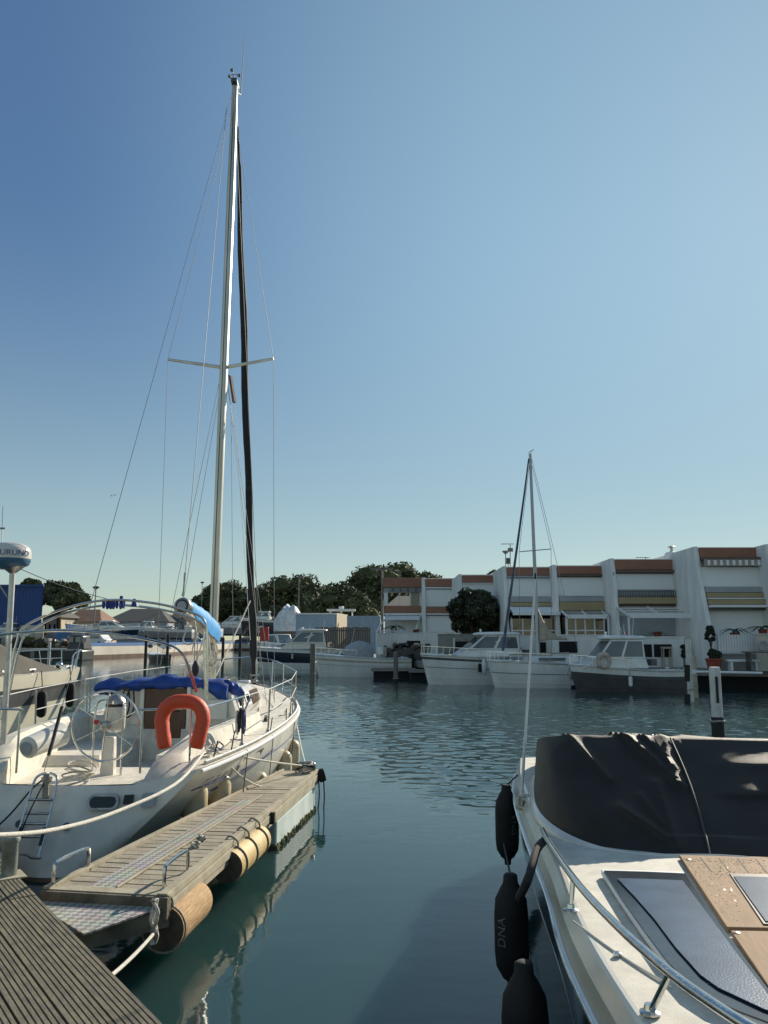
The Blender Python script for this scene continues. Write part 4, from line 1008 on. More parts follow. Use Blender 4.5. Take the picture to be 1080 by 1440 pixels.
# bollard
bp = Zp(12, 1232, DZ)
t = thing('bollard', 'short grey metal bollard on the dock corner', 'bollard', tuple(bp))
b = MB(); b.lathe([(.055, 0), (.055, .215), (.062, .225), (.066, .245), (.06, .262), (.02, .268)], (0, 0, .008), 'steel_worn', 24); b.build('post', t)
b = MB(); b.box((0, 0, .004), (.22, .2, .012), 'rail_wood', math.atan2(dv.y, dv.x)); b.build('base_plate', t, bevel=.003)
# ================================================================ FINGER PONTOON
PZ = .50
pl0, pr0, pl1, pr1 = Zp(60, 1252, PZ), Zp(238, 1262, PZ), Zp(397, 1084, PZ), Zp(449, 1084, PZ)
pc0, pc1 = (pl0 + pr0) / 2, (pl1 + pr1) / 2
ang = math.atan2((pc1 - pc0).y, (pc1 - pc0).x)
pont = thing('finger_pontoon', 'narrow wooden finger pontoon with a white float between the yacht and open water', 'pontoon', tuple(pc0), ang)
def pq(u, v, z): # u along 0..1, v across 0 (yacht side) .. 1
    return (pl0.lerp(pl1, u)).lerp(pr0.lerp(pr1, u), v) + Vector((0, 0, z))
L = (pc1 - pc0).length
n = 43; random.seed(4)
for i in range(n):
    u0, u1 = i / n + .0012, (i + 1) / n - .0022
    if i > n - 8: continue
    b = MB(); dz = random.uniform(-.003, .003)
    q = [pq(u0, .06, dz), pq(u0, .90, dz), pq(u1, .90, dz), pq(u1, .06, dz)]
    b.slab(q, .025, 'plank'); b.build('plank', pont, smooth=False, world=True)
b = MB(); b.slab([pq(1 - 8 / n + .02, .06, .0), pq(1 - 8 / n + .02, .90, .0), pq(1, .90, .0), pq(1, .06, .0)], .02, 'rail_wood'); b.build('end_board', pont, smooth=False, world=True)
def rail(v0, v1, z0, z1, m, name, ua=0, ub=1):
    b = MB(); q = [pq(ua, v0, z1), pq(ua, v1, z1), pq(ub, v1, z1), pq(ub, v0, z1)]
    b.slab(q, z1 - z0, m); return b.build(name, pont, smooth=False, world=True, bevel=.004)
rail(0, .055, -.16, .028, 'rail_wood', 'side_rail')
rail(.905, .985, -.03, .022, 'rail_wood', 'side_rail')
rail(.94, 1.0, -.105, -.036, 'rail_wood', 'side_rail')
rail(.92, .975, -.17, -.112, 'rail_wood', 'side_rail')
rail(.30, .52, .004, .010, 'tread', 'tread_plate', .02, .62)
rail(.525, .54, .004, .022, 'rail_wood', 'cable_strip', .02, .66)
b = MB(); b.bar(pq(0, 0, -.07), pq(0, 1, -.07), .07, .15, 'beam_wood'); b.build('end_beam', pont, smooth=False, world=True, bevel=.005)
b = MB(); b.slab([pq(0, -.0, .012), pq(0, 1.0, .012), pq(.02, 1.0, .012), pq(.02, .0, .012)], .02, 'rail_wood'); b.build('end_trim', pont, smooth=False, world=True)
b = MB(); b.bar(pq(1, .03, -.07), pq(1, .97, -.07), .05, .14, 'alu'); b.build('end_beam', pont, smooth=False, world=True)
for k in range(7):
    b = MB(); b.bar(pq(.1 + k * .13, .05, -.1), pq(.1 + k * .13, .95, -.1), .05, .09, 'beam_wood'); b.build('cross_beam', pont, smooth=False, world=True)
# handles
for v, uo in ((.03, .015), (.90, .025)):
    b = MB(); a, c = pq(uo, v, .0), pq(uo + .085, v, .0); h = Vector((0, 0, .17))
    b.tube(spl([a, a + h * .75, a + h + (c - a) * .12, c + h - (c - a) * .12, c + h * .75, c], 30), .014, 'steel', 8); b.lathe([(.03, 0), (.03, .012)], a, 'steel_dull', 12); b.lathe([(.03, 0), (.03, .012)], c, 'steel_dull', 12); b.build('handle', pont, world=True)
# float at the outer end
b = MB(); f0, f1 = .60, .985
lo = [pq(f0, -.05, -.85), pq(f0, .93, -.85), pq(f1, .93, -.85), pq(f1, -.05, -.85)]
hi = [pq(f0, -.05, -.185), pq(f0, .93, -.185), pq(f1, .93, -.185), pq(f1, -.05, -.185)]
b.add(lo + hi, [(0, 1, 5, 4), (1, 2, 6, 5), (2, 3, 7, 6), (3, 0, 4, 7), (4, 5, 6, 7)], 'float_white'); b.build('float', pont, smooth=False, world=True, bevel=.03)
b = MB(); rows = []
random.seed(6)
for (ua, va), (ub, vb) in (((f0, .93), (f1, .93)), ((f1, .93), (f1, -.05)), ((f0, -.05), (f0, .93))):
    for k in range(30):
        f = (k + random.random()) / 30; p = pq(lerp(ua, ub, f), lerp(va, vb, f), -.49); b.blob(p, (.03, .03, .03 + .03 * random.random()), 'weed', 6, 4, .5, k)
tag(b.build('weed_fringe', pont, world=True), kind='stuff')
b = MB(); b.box(pq(.52, .985, -.07), (.05, .10, .12), 'black_plastic', ang); b.build('bracket', pont, world=True)
# gusset tread plate to the dock
g0, g1, g2 = Zp(236, 1275, .43), Zp(118, 1316, .43), Zp(40, 1268, .43)
b = MB(); b.slab([g0, g2, g1][::-1], .012, 'tread'); b.build('gusset_plate', pont, smooth=False, world=True)
b = MB(); b.bar(g0 + Vector((0, 0, -.07)), g1 + Vector((-.25, -.08, -.07)), .05, .115, 'beam_wood'); b.build('gusset_beam', pont, smooth=False, world=True)
# cleat at the outer end, roller wheel
b = MB(); c = pq(.975, .72, .02); b.tube(spl([c + Vector((-.1, 0, 0)), c + Vector((-.1, 0, .1)), c + Vector((.1, 0, .1)), c + Vector((.1, 0, 0))], 20), .014, 'steel_dull', 8); b.build('cleat', pont, world=True)
b = MB(); c = pq(1.0, 1.06, -.06); b.lathe([(.03, -.05), (.085, -.045), (.095, 0), (.085, .045), (.03, .05)], c, 'rubber', 20, (1, .2, .3)); rw = b.build('roller_wheel', pont, world=True)
b = MB(); b.bar(pq(1.0, .8, -.06), c, .05, .04, 'steel_dull'); b.build('axle', rw, world=True)
# weathered dock fenders
def log_fender(label, px, py, zc, Lf, r, m, bands, out=0.0):
    d = (pr1 - pr0).normalized(); d.z = 0; c0 = Zp(px, py, zc) + Vector((d.y, -d.x, 0)) * out
    t = thing('dock_fender', label, 'fender', tuple(c0), 0, 'old cylindrical fenders tied under the pontoon edge')
    b = MB(); rows = []
    for i in range(13):
        f = i / 12; rr = r * (1 if .02 < f < .98 else .96)
        rows.append([c0 + d * (Lf * f) + Vector((d.y * math.cos(a), -d.x * math.cos(a), math.sin(a))) * rr for a in [2 * math.pi * k / 28 for k in range(28)]])
    b.grid(rows, m, closed=True); b.build('body', t, world=True)
    b = MB(); b.quad([p - d * .003 for p in rows[0]], 'fender_end'); b.build('end_cap', t, world=True, smooth=False)
    b = MB(); b.quad([p + d * .003 for p in rows[-1]], 'fender_end'); b.build('end_cap', t, world=True, smooth=False)
    for f in bands:
        c = c0 + d * (Lf * f)
        b = MB(); pts = [c + Vector((d.y * math.cos(a), -d.x * math.cos(a), math.sin(a))) * (r + .008) for a in [2 * math.pi * k / 24 for k in range(24)]]
        b.tube(pts, .008, 'rope_grey', 6, closed=True)
        top = c + Vector((0, 0, r)); 
        sd = Vector((d.y, -d.x, 0)); b.tube(spl([top + sd * .06, top + sd * .05 + Vector((0, 0, .05)), top + sd * -.02 + Vector((0, 0, .09)), top + sd * -.06 + Vector((0, 0, .05))], 10), .010, 'rope_grey', 6); b.build('lashing', t, world=True)
    return t
log_fender('weathered pale wood coloured fender log at the near end of the pontoon', 230, 1306, .27, .66, .155, 'fender_wood', (.0,))
log_fender('yellowed fender log tied along the middle of the pontoon', 304, 1219, .31, 1.05, .145, 'fender_yellow', (.12, .47, .85), .10)
# rope knots between the two fender logs
for px, py, lb in ((272, 1205, 'knotted frayed rope hanging off the pontoon edge above the near fender log'), (284, 1195, 'pale rope bundle hanging off the pontoon edge between the two fender logs')):
    c = Zp(px, py, .42); b = MB(); random.seed(px)
    for k in range(7):
        pts = [c + Vector((random.uniform(-.05, .05), random.uniform(-.05, .05), .12 - .06 * q + random.uniform(-.02, .02))) for q in range(6)]
        b.tube(spl(pts, 20), .012, ('rope_grey', 'rope_white')[k % 2], 6)
    tag(b.build('rope', angle=80), lb, 'rope', 'ropes tied to the pontoon')
c = Zp(218, 1300, .40); b = MB(); random.seed(9)
for k in range(5):
    pts = [c + Vector((random.uniform(-.03, .03), random.uniform(-.03, .03), .16 - .07 * q)) for q in range(5)]; b.tube(spl(pts, 16), .011, ('rope_white', 'rope_grey')[k % 2], 6)
b.tube(sag(c + Vector((0, 0, -.05)), Zp(138, 1386, .46) , .02), .012, 'rope_white', 8)
tag(b.build('rope', angle=80), 'short tight grey rope from the pontoon corner to the dock edge', 'rope', 'ropes tied to the pontoon')
b = MB(); c = pq(.97, .7, .05); random.seed(12)
for k in range(8):
    a0 = random.random() * 6; b.tube([c + Vector((math.cos(a) * (.09 + .02 * (k % 3)), math.sin(a) * .10, .02 * (k % 4) + .03 * math.sin(a + a0))) for a in [2 * math.pi * i / 14 for i in range(14)]], .012, ('rope_white', 'rope_grey', 'rope_dark')[k % 3], 6, closed=True)
tag(b.build('rope', angle=80), 'tangled ropes heaped on the cleat at the pontoon end', 'rope', 'ropes tied to the pontoon')
b = MB()
for k, (dx, dd) in enumerate(((.02, .55), (.09, .65))):
    p = pq(1.0, .93, -.05) + Vector((dx, 0, 0)); b.tube(spl([p, p + Vector((.02, 0, -dd * .5)), p + Vector((-.01, .02, -dd))], 10), .010, 'rope_dark', 6)
tag(b.build('rope', angle=80), 'two dark rope ends dangling off the pontoon end into the water', 'rope', 'ropes tied to the pontoon')
# mooring lines of the yacht
BM = full_matrix(boat)
cl = BM @ Vector((1.24, 1.15, 1.08)); pe = pq(.97, .7, .06)
def line(label, pts, r, m):
    b = MB(); b.tube(pts, r, m, 8); return tag(b.build('mooring_line', angle=80), label, 'mooring line', 'mooring lines of the yacht')
line('thick white mooring line sagging across the yacht stern to the dock', spl([cl, D(250, 1100, 7.6), D(165, 1141, 6.4), D(85, 1165, 5.6), D(10, 1174, 5.0), D(-60, 1172, 4.6), D(-220, 1160, 4.2)], 40), .0145, 'rope_white')
line('taut white mooring line running straight to the pontoon end', sag(cl, pe + Vector((0, 0, .03)), .02), .012, 'rope_white')
line('slack white mooring line sagging down to the pontoon end', sag(cl + Vector((.05, .1, .05)), pe, .36, 20), .012, 'rope_white')
line('thin white bow line dropping to the pontoon end from the yacht side', sag(BM @ Vector((1.30, 8.9, 1.10)), pe + Vector((0, .03, .03)), .1), .010, 'rope_white')
line('dark thin line looped along the yacht topside above the fenders', spl([BM @ side_pt(1.3, .58, .02), BM @ side_pt(2.4, .72, .03), BM @ side_pt(3.4, .80, .02)], 12), .008, 'rope_blue')
# ================================================================ BOWRIDER at the right, bow towards the viewer
br = thing('motorboat', 'white motorboat with teak foredeck panels and a black cover in the right foreground', 'motorboat', (1.42, .025, 0), R(-10))
BI = full_matrix(br)
BD = [(.95, .03), (1.25, .40), (1.7, .66), (2.2, .86), (2.85, 1.04), (3.9, 1.20), (5.0, 1.28), (6.5, 1.42), (8.0, 1.53), (9.4, 1.55)]
BD = cat_rom(BD, 60)
def bprof(hb): return [(hb, 1.0), (hb + .012, .985), (hb + .035, .925), (hb + .04, .915), (hb + .058, .83), (hb + .045, .805), (hb + .035, .74), (hb + .005, .42), (hb - .01, .35), (hb - .025, .30), (hb - .09, .08), (hb - .22, -.2)]
b = MB()
segm = ['gelcoat', 'gelcoat', 'gelcoat', 'cream_band', 'gelcoat', 'black_hull', 'black_hull', 'trim_white', 'black_hull', 'black_hull', 'black_hull']
for sgn in (1, -1):
    for j in range(11):
        b.grid([[Vector((max(bprof(hb)[j + q][0], .0) * sgn, a - (1.0 - bprof(hb)[j + q][1]) * -.35 * max(0, 1 - (a - .95) / 1.5), bprof(hb)[j + q][1])) for q in (0, 1)] for a, hb in BD], segm[j])
hb = BD[-1][1]; pr = bprof(hb)
for j in range(11): b.quad([(-pr[j][0], 9.4, pr[j][1]), (pr[j][0], 9.4, pr[j][1]), (max(pr[j + 1][0], 0), 9.4, pr[j + 1][1]), (-max(pr[j + 1][0], 0), 9.4, pr[j + 1][1])], segm[j])
o = b.build('hull', br, angle=12); weld(o); o.data.set_sharp_from_angle(angle=R(14))
def crown_z(x, hb): return 1.0 + .05 * (1 - min(1, abs(x) / max(hb, .05)) ** 2)
b = MB(); rows = []
for a, hb in BD:
    rows.append([Vector((hb * u, a, crown_z(hb * u, hb))) for u in (-1, -.985, -.95, -.8, -.6, -.4, -.2, 0, .2, .4, .6, .8, .95, .985, 1)])
b.grid([r[1:-1] for r in rows], 'deck_grip'); b.grid([r[:2] for r in rows], 'gelcoat'); b.grid([r[-2:] for r in rows], 'gelcoat')
o = b.build('deck', br); weld(o)
for sgn in (1, -1):
    b = MB(); b.tube([Vector(((hb + .062) * sgn, a, .815)) for a, hb in BD], .018, 'trim_white', 8, sq=.8); b.tube([Vector(((hb + .076) * sgn, a, .815)) for a, hb in BD], .010, 'steel', 8); b.build('rub_rail', br)
# moulded lines of the anti slip panels
def bl(px, py, z): return BI.inverted() @ Zp(px, py, z)
for pts in ([(806, 1286), (870, 1335), (945, 1385)], ):
    b = MB(); q = [bl(px, py, 1.03) for px, py in pts]
    for p in q: p.z = crown_z(p.x, 1.2) + .003
    b.tube([p - Vector((0, 0, .002)) for p in spl(q, 12)], .0045, 'gelcoat', 8); b.build('deck_seam', br)
b = MB(); q = bl(868, 1340, 1.02); b.lathe([(.018, 0), (.018, .012), (.008, .016)], (q.x, q.y, crown_z(q.x, 1.2)), 'steel', 12); b.build('deck_stud', br)
# coachroof windows
def flat(name, pts, z, m, th=.012, par=br, mirror=False, bev=.0):
    b = MB(); q = [bl(px, py, z) for px, py in pts]
    if mirror: q = [Vector((-p.x, p.y, p.z)) for p in q]
    n = (q[1] - q[0]).cross(q[2] - q[0])
    if n.z < 0: q = q[::-1]
    b.slab(q, th, m); return b.build(name, par, smooth=False, bevel=bev)
win = [(849, 1224), (906, 1225.5), (963, 1228), (1000, 1283), (1040, 1337), (1080, 1390), (1118, 1440), (1100, 1443), (1078, 1436), (1040, 1422), (1000, 1404), (965, 1380), (935, 1347), (905, 1307), (875, 1264)]
inn = [(868, 1236), (910, 1237), (960, 1239), (998, 1290), (1037, 1343), (1076, 1394), (1098, 1428), (1074, 1420), (1040, 1404), (1010, 1390), (985, 1372), (950, 1333), (920, 1293), (893, 1262)]
for mi in (False, True):
    f = flat('window_rim', [(px + (px - 960) * .018 - 2, py + (py - 1320) * .018) for px, py in win], 1.055, 'trim_white', .03, mirror=mi, bev=.004)
    g = flat('window', win, 1.062, 'window_tint', .006, mirror=mi)
    flat('pane', inn, 1.0665, 'window_wet', .004, g, mirror=mi)
# teak panels and centre hatch
flat('teak_panel', [(955, 1202), (1190, 1207), (1190, 1306.5), (1022, 1303.5)], 1.064, 'teak', .02, bev=.004)
flat('teak_panel', [(1027, 1308), (1190, 1311), (1240, 1500), (1145, 1485), (1080, 1386)], 1.064, 'teak', .02, bev=.004)
h = flat('hatch_frame', [(1026, 1228), (1188, 1232), (1188, 1302), (1074, 1299)], 1.070, 'black_plastic', .01)
flat('hatch_pane', [(1032, 1232), (1186, 1236), (1186, 1298), (1077, 1295)], 1.075, 'window_wet', .005, h)
for px, py in ((968, 1209), (1036, 1312)):
    b = MB(); p = bl(px, py, 1.064); b.lathe([(.014, 0), (.014, .003), (.008, .005)], p, 'steel_dull', 10); b.build('screw', br)
# grooves in the teak, wet beads
b = MB()
for k in range(8):
    p, q = bl(985 + k * 26, 1206 + k * .6, 1.0645), bl(1001 + k * 26, 1226 + k * .6, 1.0645); b.bar(p, q, .006, .002, 'rubber')
b.build('caulking', br, smooth=False)
b = MB(); random.seed(21)
for i in range(700):
    f = random.random() ** 1.6
    if i < 520: px, py = random.uniform(960, 1078), 1207 + f * 26 + random.random() * 4; z = 1.064
    else: px, py = random.uniform(985, 1040), 1225 + f * 70; z = 1.064
    if px < 958 + (py - 1202) * .66: continue
    p = bl(px, py, z); r = random.uniform(.0012, .0034); b.lathe([(r, 0), (r * .9, r * .35), (r * .4, r * .6)], p, 'drop_dark', 7)
tag(b.build('water_beads', br), kind='stuff')
# bow rail
rail_p = [(763, 1167, 1.06), (772, 1185, 1.09), (800, 1226, 1.14), (830, 1263, 1.16), (870, 1304, 1.18), (905, 1336, 1.19), (950, 1374, 1.20), (1000, 1410, 1.21), (1060, 1448, 1.22), (1130, 1484, 1.22)]
pts = [bl(px, py, z) for px, py, z in rail_p]
for sgn in (1, -1):
    b = MB(); q = [Vector((p.x * sgn, p.y, p.z)) for p in spl(pts, 40)]; b.tube(q, .0175, 'steel', 14); b.build('bow_rail', br)
    for (bx, by), (tx, ty), tz in (((803, 1277), (806, 1234), 1.145), ((914, 1425), (942, 1368), 1.197)):
        s, e = bl(bx, by, 1.01), bl(tx, ty, tz); s.z = crown_z(s.x, 1.15); s.x *= sgn; e.x *= sgn
        b = MB(); b.tube([s, e], .012, 'steel', 12); b.lathe([(.036, 0), (.036, .006), (.022, .012), (.018, .03)], s, 'steel', 20); b.build('rail_stanchion', br)
# black cover
def cover_pt(u, t):
    # u around the outline (0..1), t from hem to crest then over the top (0..1)
    a = 2 * math.pi * u
    def se(v, n): return math.copysign(abs(v) ** (2 / n), v)
    kx = min(1, t / .62); cx, sy = se(math.cos(a), lerp(3.2, 7, kx)), se(math.sin(a), lerp(3.2, 7, kx))
    hw0, hw1, fr0, fr1, bk = 1.41, 1.37, 5.06, 6.1, 9.2
    k = min(1, t / .62); k2 = max(0, (t - .62) / .38)
    e = k
    hw = lerp(hw0, hw1, e); fr = lerp(fr0, fr1, e) ; c = (fr + bk) / 2; hl = (bk - fr) / 2
    z = lerp(1.005, 1.575, k)
    fan = 1 - k2 * .999
    x = cx * hw * fan; y = c + sy * hl * fan
    z = 1.0 + (z - 1.0) * (1 if y < 6.1 else max(.25, 1 - .27 * (y - 6.1))) * 1.07
    z += .02 * k2
    if sy < 0 and t < .12: z -= .02 * math.sin(x * 5)
    return Vector((x, y, z))
b = MB(); NU, NT = 620, 92; rows = []
folds = [(-0.82, 6.24, -0.44, 5.65, 0.035, 0.075), (-0.68, 6.22, -0.44, 5.79, 0.028, 0.060), (-0.50, 6.24, -0.46, 5.71, 0.025, 0.050), (-1.16, 6.22, -0.90, 5.71, 0.020, 0.035), (-0.34, 6.24, -0.24, 5.84, 0.025, 0.050),
         (-0.14, 6.24, 0.00, 5.59, 0.030, 0.050), (0.22, 6.20, 0.40, 5.47, 0.040, 0.060), (-0.86, 5.50, -0.60, 5.25, 0.022, 0.050), (-0.60, 5.67, -0.56, 5.18, 0.035, 0.055), (0.70, 6.20, 0.95, 5.47, 0.050, 0.050), (-0.72, 5.57, -0.62, 5.35, 0.020, 0.035)]
for it in range(NT):
    t = (it / (NT - 1)) ; row = []
    for iu in range(NU):
        p = cover_pt(iu / NU, t)
        d = 0
        for x0, y0, x1, y1, w, h in (folds if p.y < 6.3 else ()):
            A, B_ = Vector((x0, y0)), Vector((x1, y1)); ab = B_ - A; f = max(0, min(1, (Vector((p.x, p.y)) - A).dot(ab) / ab.length_squared))
            dist = (Vector((p.x, p.y)) - (A + ab * f)).length
            d += h * math.exp(-(dist / w) ** 1.4) * (1 - .35 * f)
        d += .014 * noise.noise(Vector((p.x * 2.6 + p.z * 2, p.y * 1.3, p.z * 3))) + .006 * noise.noise(Vector((p.x * 9 + p.z * 5, p.y * 4, p.z * 7)))
        c = Vector((p.x * .25, 7.3, .8)); n = (p - c).normalized()
        if t < .03: d = 0
        row.append(p + n * d)
    rows.append(row)
b.grid(rows, 'cover_black', closed=True)
cov = b.build('cover', br, angle=80)
b = MB()
def on_cover(x, t):
    p = min((cover_pt(u / 800, t) for u in range(400, 800)), key=lambda p: abs(p.x - x)); p.x = x; return p
b.tube([on_cover(lerp(-.44, -.40, f) + .03 * math.sin(f * 3.1), .60 * (1 - f) + .005) + Vector((0, -.014, .010)) for f in [i / 20 for i in range(21)]], .007, 'cover_seam', 6); b.build('seam', cov)
b = MB(); b.tube([cover_pt(u / 120, .004) + Vector((0, 0, .004)) for u in range(120)], .008, 'cover_black', 6, closed=True); b.build('hem', cov)
b = MB(); b.box((-.72, 6.2, 1.60), (.20, .12, .04), 'black_plastic'); b.box((-.57, 6.18, 1.605), (.07, .03, .02), 'steel'); b.build('wiper_bulge', cov, bevel=.012)
# moulded coaming under the cover
b = MB(); b.tube([cover_pt(u / 120, 0.0) * 1 + Vector((0, -.02, -.005)) for u in range(120)], .05, 'gelcoat', 10, closed=True, sq=.8); b.build('coaming', br)
# cleat with line
b = MB(); q = Vector((-1.22, 6.6, 1.03)); b.tube([q + Vector((0, -.1, .04)), q + Vector((0, .1, .04))], .014, 'steel', 8); b.box(q + Vector((0, 0, .015)), (.03, .08, .05), 'steel'); b.build('cleat', br)
# whip aerial
t = D(753, 806, 7.6); s = D(733.5, 1118, 7.3)
b = MB(); b.tube([s, s.lerp(t, .97)], .012, 'trim_white', 10, radii=[.0135, .008]); b.tube([s.lerp(t, .97), t], .01, 'black_plastic', 8); b.tube([s + Vector((0, 0, -.09)), s], .02, 'gelcoat', 10); b.build('whip_aerial', br, world=True)
b = MB(); random.seed(31)
c = D(736, 1128, 7.25)
for k in range(6):
    b.tube(spl([c + Vector((random.uniform(-.06, .06), random.uniform(-.05, .05), random.uniform(-.07, .05))) for q in range(7)], 24), .013, 'rope_white', 6)
tag(b.build('rope', angle=80), 'white knotted rope at the foot of the motorboat aerial', 'rope')
# black fenders with lines
def black_fender(label, px, py_t, Y, L, r, word, turn, rope_to=None):
    p = D(px, py_t, Y); t = thing('fender', label, 'fender', tuple(p), 0, 'black sleeved fenders along the motorboat')
    b = MB(); pr = [(.03, -L - .07), (.035, -L - .02), (r * .55, -L), (r * .92, -L + .07), (r, -L + .16), (r, -.18), (r * .92, -.08), (r * .6, -.01), (.05, .02), (.045, .07), (.03, .08)]
    b.lathe(pr, (0, 0, 0), 'rubber', 24); b.build('body', t, angle=60)
    vs, fs = text_verts(word, r * .75, .001); wv = []
    for v in vs:
        a = turn - (v.y - r * .25) / r; wv.append(Vector((math.sin(a) * (r + .002 + v.z), -math.cos(a) * (r + .002 + v.z), -L * .5 + .02 + v.x)))
    b = MB(); b.add(wv, fs, 'fender_text'); b.build('lettering', t, smooth=False)
    b = MB(); lq = BI.inverted() @ p; hbq = next(h for a, h in BD if a >= lq.y); e = BI @ Vector((-hbq - .02, lq.y + .04, 1.01)) - p; e0 = BI @ Vector((-hbq - .14, lq.y + .03, .80)) - p; b.tube([Vector((0, 0, .07)), D(*rope_to) - p] if rope_to else [Vector((0, 0, .07)), e0 - Vector((0, 0, .16))], .008, 'rope_dark', 6); b.build('rope', t)
    return t
black_fender('black fender furthest aft beside the motorboat cover', 712, 1115, 8.5, .60, .115, 'DNA', .5, (728, 1090, 8.6))
black_fender('black fender half way along the motorboat bow with pale lettering', 718, 1246, 5.75, .56, .112, 'DNA', -.75, (708, 1186, 8.0))
black_fender('nearest black fender low at the motorboat bow with big letters', 737, 1376, 4.35, .56, .115, 'DNA', .2, (745, 1352, 4.55))
b = MB(); b.tube(spl([bl(768, 1180, 1.02), bl(755, 1195, 1.04), bl(743, 1235, .95), bl(730, 1262, .75)], 20), .026, 'rope_dark', 8); b.build('black_strap', br)
# ================================================================ COVERED MOTORBOAT at the left
nb_ = thing('covered_motorboat', 'cream motorboat with a taupe cover and steel bow rail at the left edge', 'motorboat', (-11.25, 16.2, 0), R(-8.5))
ST2 = [(0, 0, 1.65, 1.38, 1.4, -.3), (3, 3, 1.72, 1.42, 1.45, -.3), (6, 6.2, 1.62, 1.46, 1.2, -.3), (8, 8.4, 1.15, 1.48, .65, -.3), (9.2, 9.9, .42, 1.46, .12, -.25), (9.5, 10.3, .05, 1.45, .02, -.2)]
s2 = hull_sections(ST2, 40, 16, 1.5)
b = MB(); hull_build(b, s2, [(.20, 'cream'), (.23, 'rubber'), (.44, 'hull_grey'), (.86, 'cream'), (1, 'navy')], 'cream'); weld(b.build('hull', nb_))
b = MB(); b.grid([[Vector((s[0].x * u, s[0].y, s[0].z + .08 * (1 - u * u))) for u in (-1, -.9, -.5, 0, .5, .9, 1)] for s in s2], 'cream'); b.build('deck', nb_)
b = MB(); rows = []
for i in range(25):
    f = i / 24; y = lerp(.3, 8.2, f); w = min(1.45, [s for s in s2 if s[0].y >= y][0][0].x - .12); h = lerp(.95, .70, f) * (1 if f < .72 else max(.05, 1 - (f - .72) / .28))
    h *= (1 + .05 * math.sin(f * 30)); rows.append([Vector((w * u, y, 1.47 + h * (1 - abs(u) ** 1.5) + .02 * noise.noise(Vector((u * 4, y * 2, 0))))) for u in [-1 + q / 8 for q in range(17)]])
b.grid(rows, 'cover_taupe'); b.build('cover', nb_, angle=50)
for sgn in (1, -1):
    b = MB(); b.tube(spl([(sgn * 1.28, 7.9, 1.5), (sgn * 1.22, 8.0, 1.82), (sgn * 1.0, 8.6, 1.95), (sgn * .5, 9.8, 2.0), (0, 10.25, 2.0)], 24), .02, 'steel', 8)
    for x, y, x2, y2, h in ((1.0, 8.6, .97, 8.75, 1.95), (.55, 9.4, .66, 9.4, 1.98), (.2, 9.95, .3, 10.05, 2.0)): b.tube([(sgn * x, y, 1.48), (sgn * x2, y2, h)], .014, 'steel', 8)
    b.tube([(sgn * 1.2, 8.05, 1.72), (sgn * .3, 10.05, 1.75)], .012, 'steel', 8); b.build('bow_rail', nb_)
for y in (4.2, 5.4, 7.9):
    b = MB(); x = [s for s in s2 if s[0].y >= y][0][0].x - .1; b.tube([(x, y - .14, 1.56), (x, y + .14, 1.56)], .022, 'steel', 8); b.box((x, y, 1.52), (.05, .1, .08), 'steel'); b.build('cleat', nb_)
b = MB(); b.blob((1.05, 7.6, 1.60), (.1, .1, .1), 'steel', 10, 8); b.build('search_light', nb_)
NI = full_matrix(nb_)
def hang_fender(label, y, z):
    x = [s for s in s2 if s[0].y >= y][0][0].x
    p = NI @ Vector((x + .1, y, z)); t = thing('fender', label, 'fender', tuple(p), 0, 'dark fenders on the covered motorboat')
    b = MB(); b.lathe([(.03, -.66), (.10, -.62), (.125, -.52), (.125, -.12), (.10, -.03), (.03, .02)], (0, 0, 0), 'rubber', 16); b.build('body', t)
    b = MB(); b.tube([(0, 0, 0), (-.05, -.02, .5)], .012, 'rope_dark', 6); b.build('rope', t)
hang_fender('dark fender at the left hanging on the covered motorboat', 5.6, 1.02)
hang_fender('dark fender at the right nearer the bow of the covered motorboat', 7.6, 1.12)
# ================================================================ MOTORBOATS further off
def frustum(b, base, top, z0, z1, m):
    # base/top: (y0, y1, half width at y0, half width at y1)
    def ring(r, z): return [Vector((-r[2], r[0], z)), Vector((r[2], r[0], z)), Vector((r[3], r[1], z)), Vector((-r[3], r[1], z))]
    lo, hi = ring(base, z0), ring(top, z1)
    b.add(lo + hi, [(3, 2, 1, 0), (4, 5, 6, 7), (0, 1, 5, 4), (1, 2, 6, 5), (2, 3, 7, 6), (3, 0, 4, 7)], m)
    return [(lo[1], lo[2], hi[2], hi[1]), (lo[2], lo[3], hi[3], hi[2]), (lo[3], lo[0], hi[0], hi[3]), (lo[0], lo[1], hi[1], hi[0])]   # starboard, bow, port, stern
def roof_loft(b, y0, y1, hw, z, m, th=.14, n=20):
    rows = []
    for f, zz in ((.90, 0), (1.0, .035), (1.0, th * .5), (.95, th * .8), (.8, th), (.01, th * 1.15)):
        rows.append([Vector((math.copysign(abs(math.cos(a)) ** .5, math.cos(a)) * hw * f, (y0 + y1) / 2 + math.copysign(abs(math.sin(a)) ** .6, math.sin(a)) * (y1 - y0) / 2 * f, z + zz)) for a in [2 * math.pi * k / 32 for k in range(32)]])
    b.grid(rows, m, closed=True); b.quad(rows[0], m)
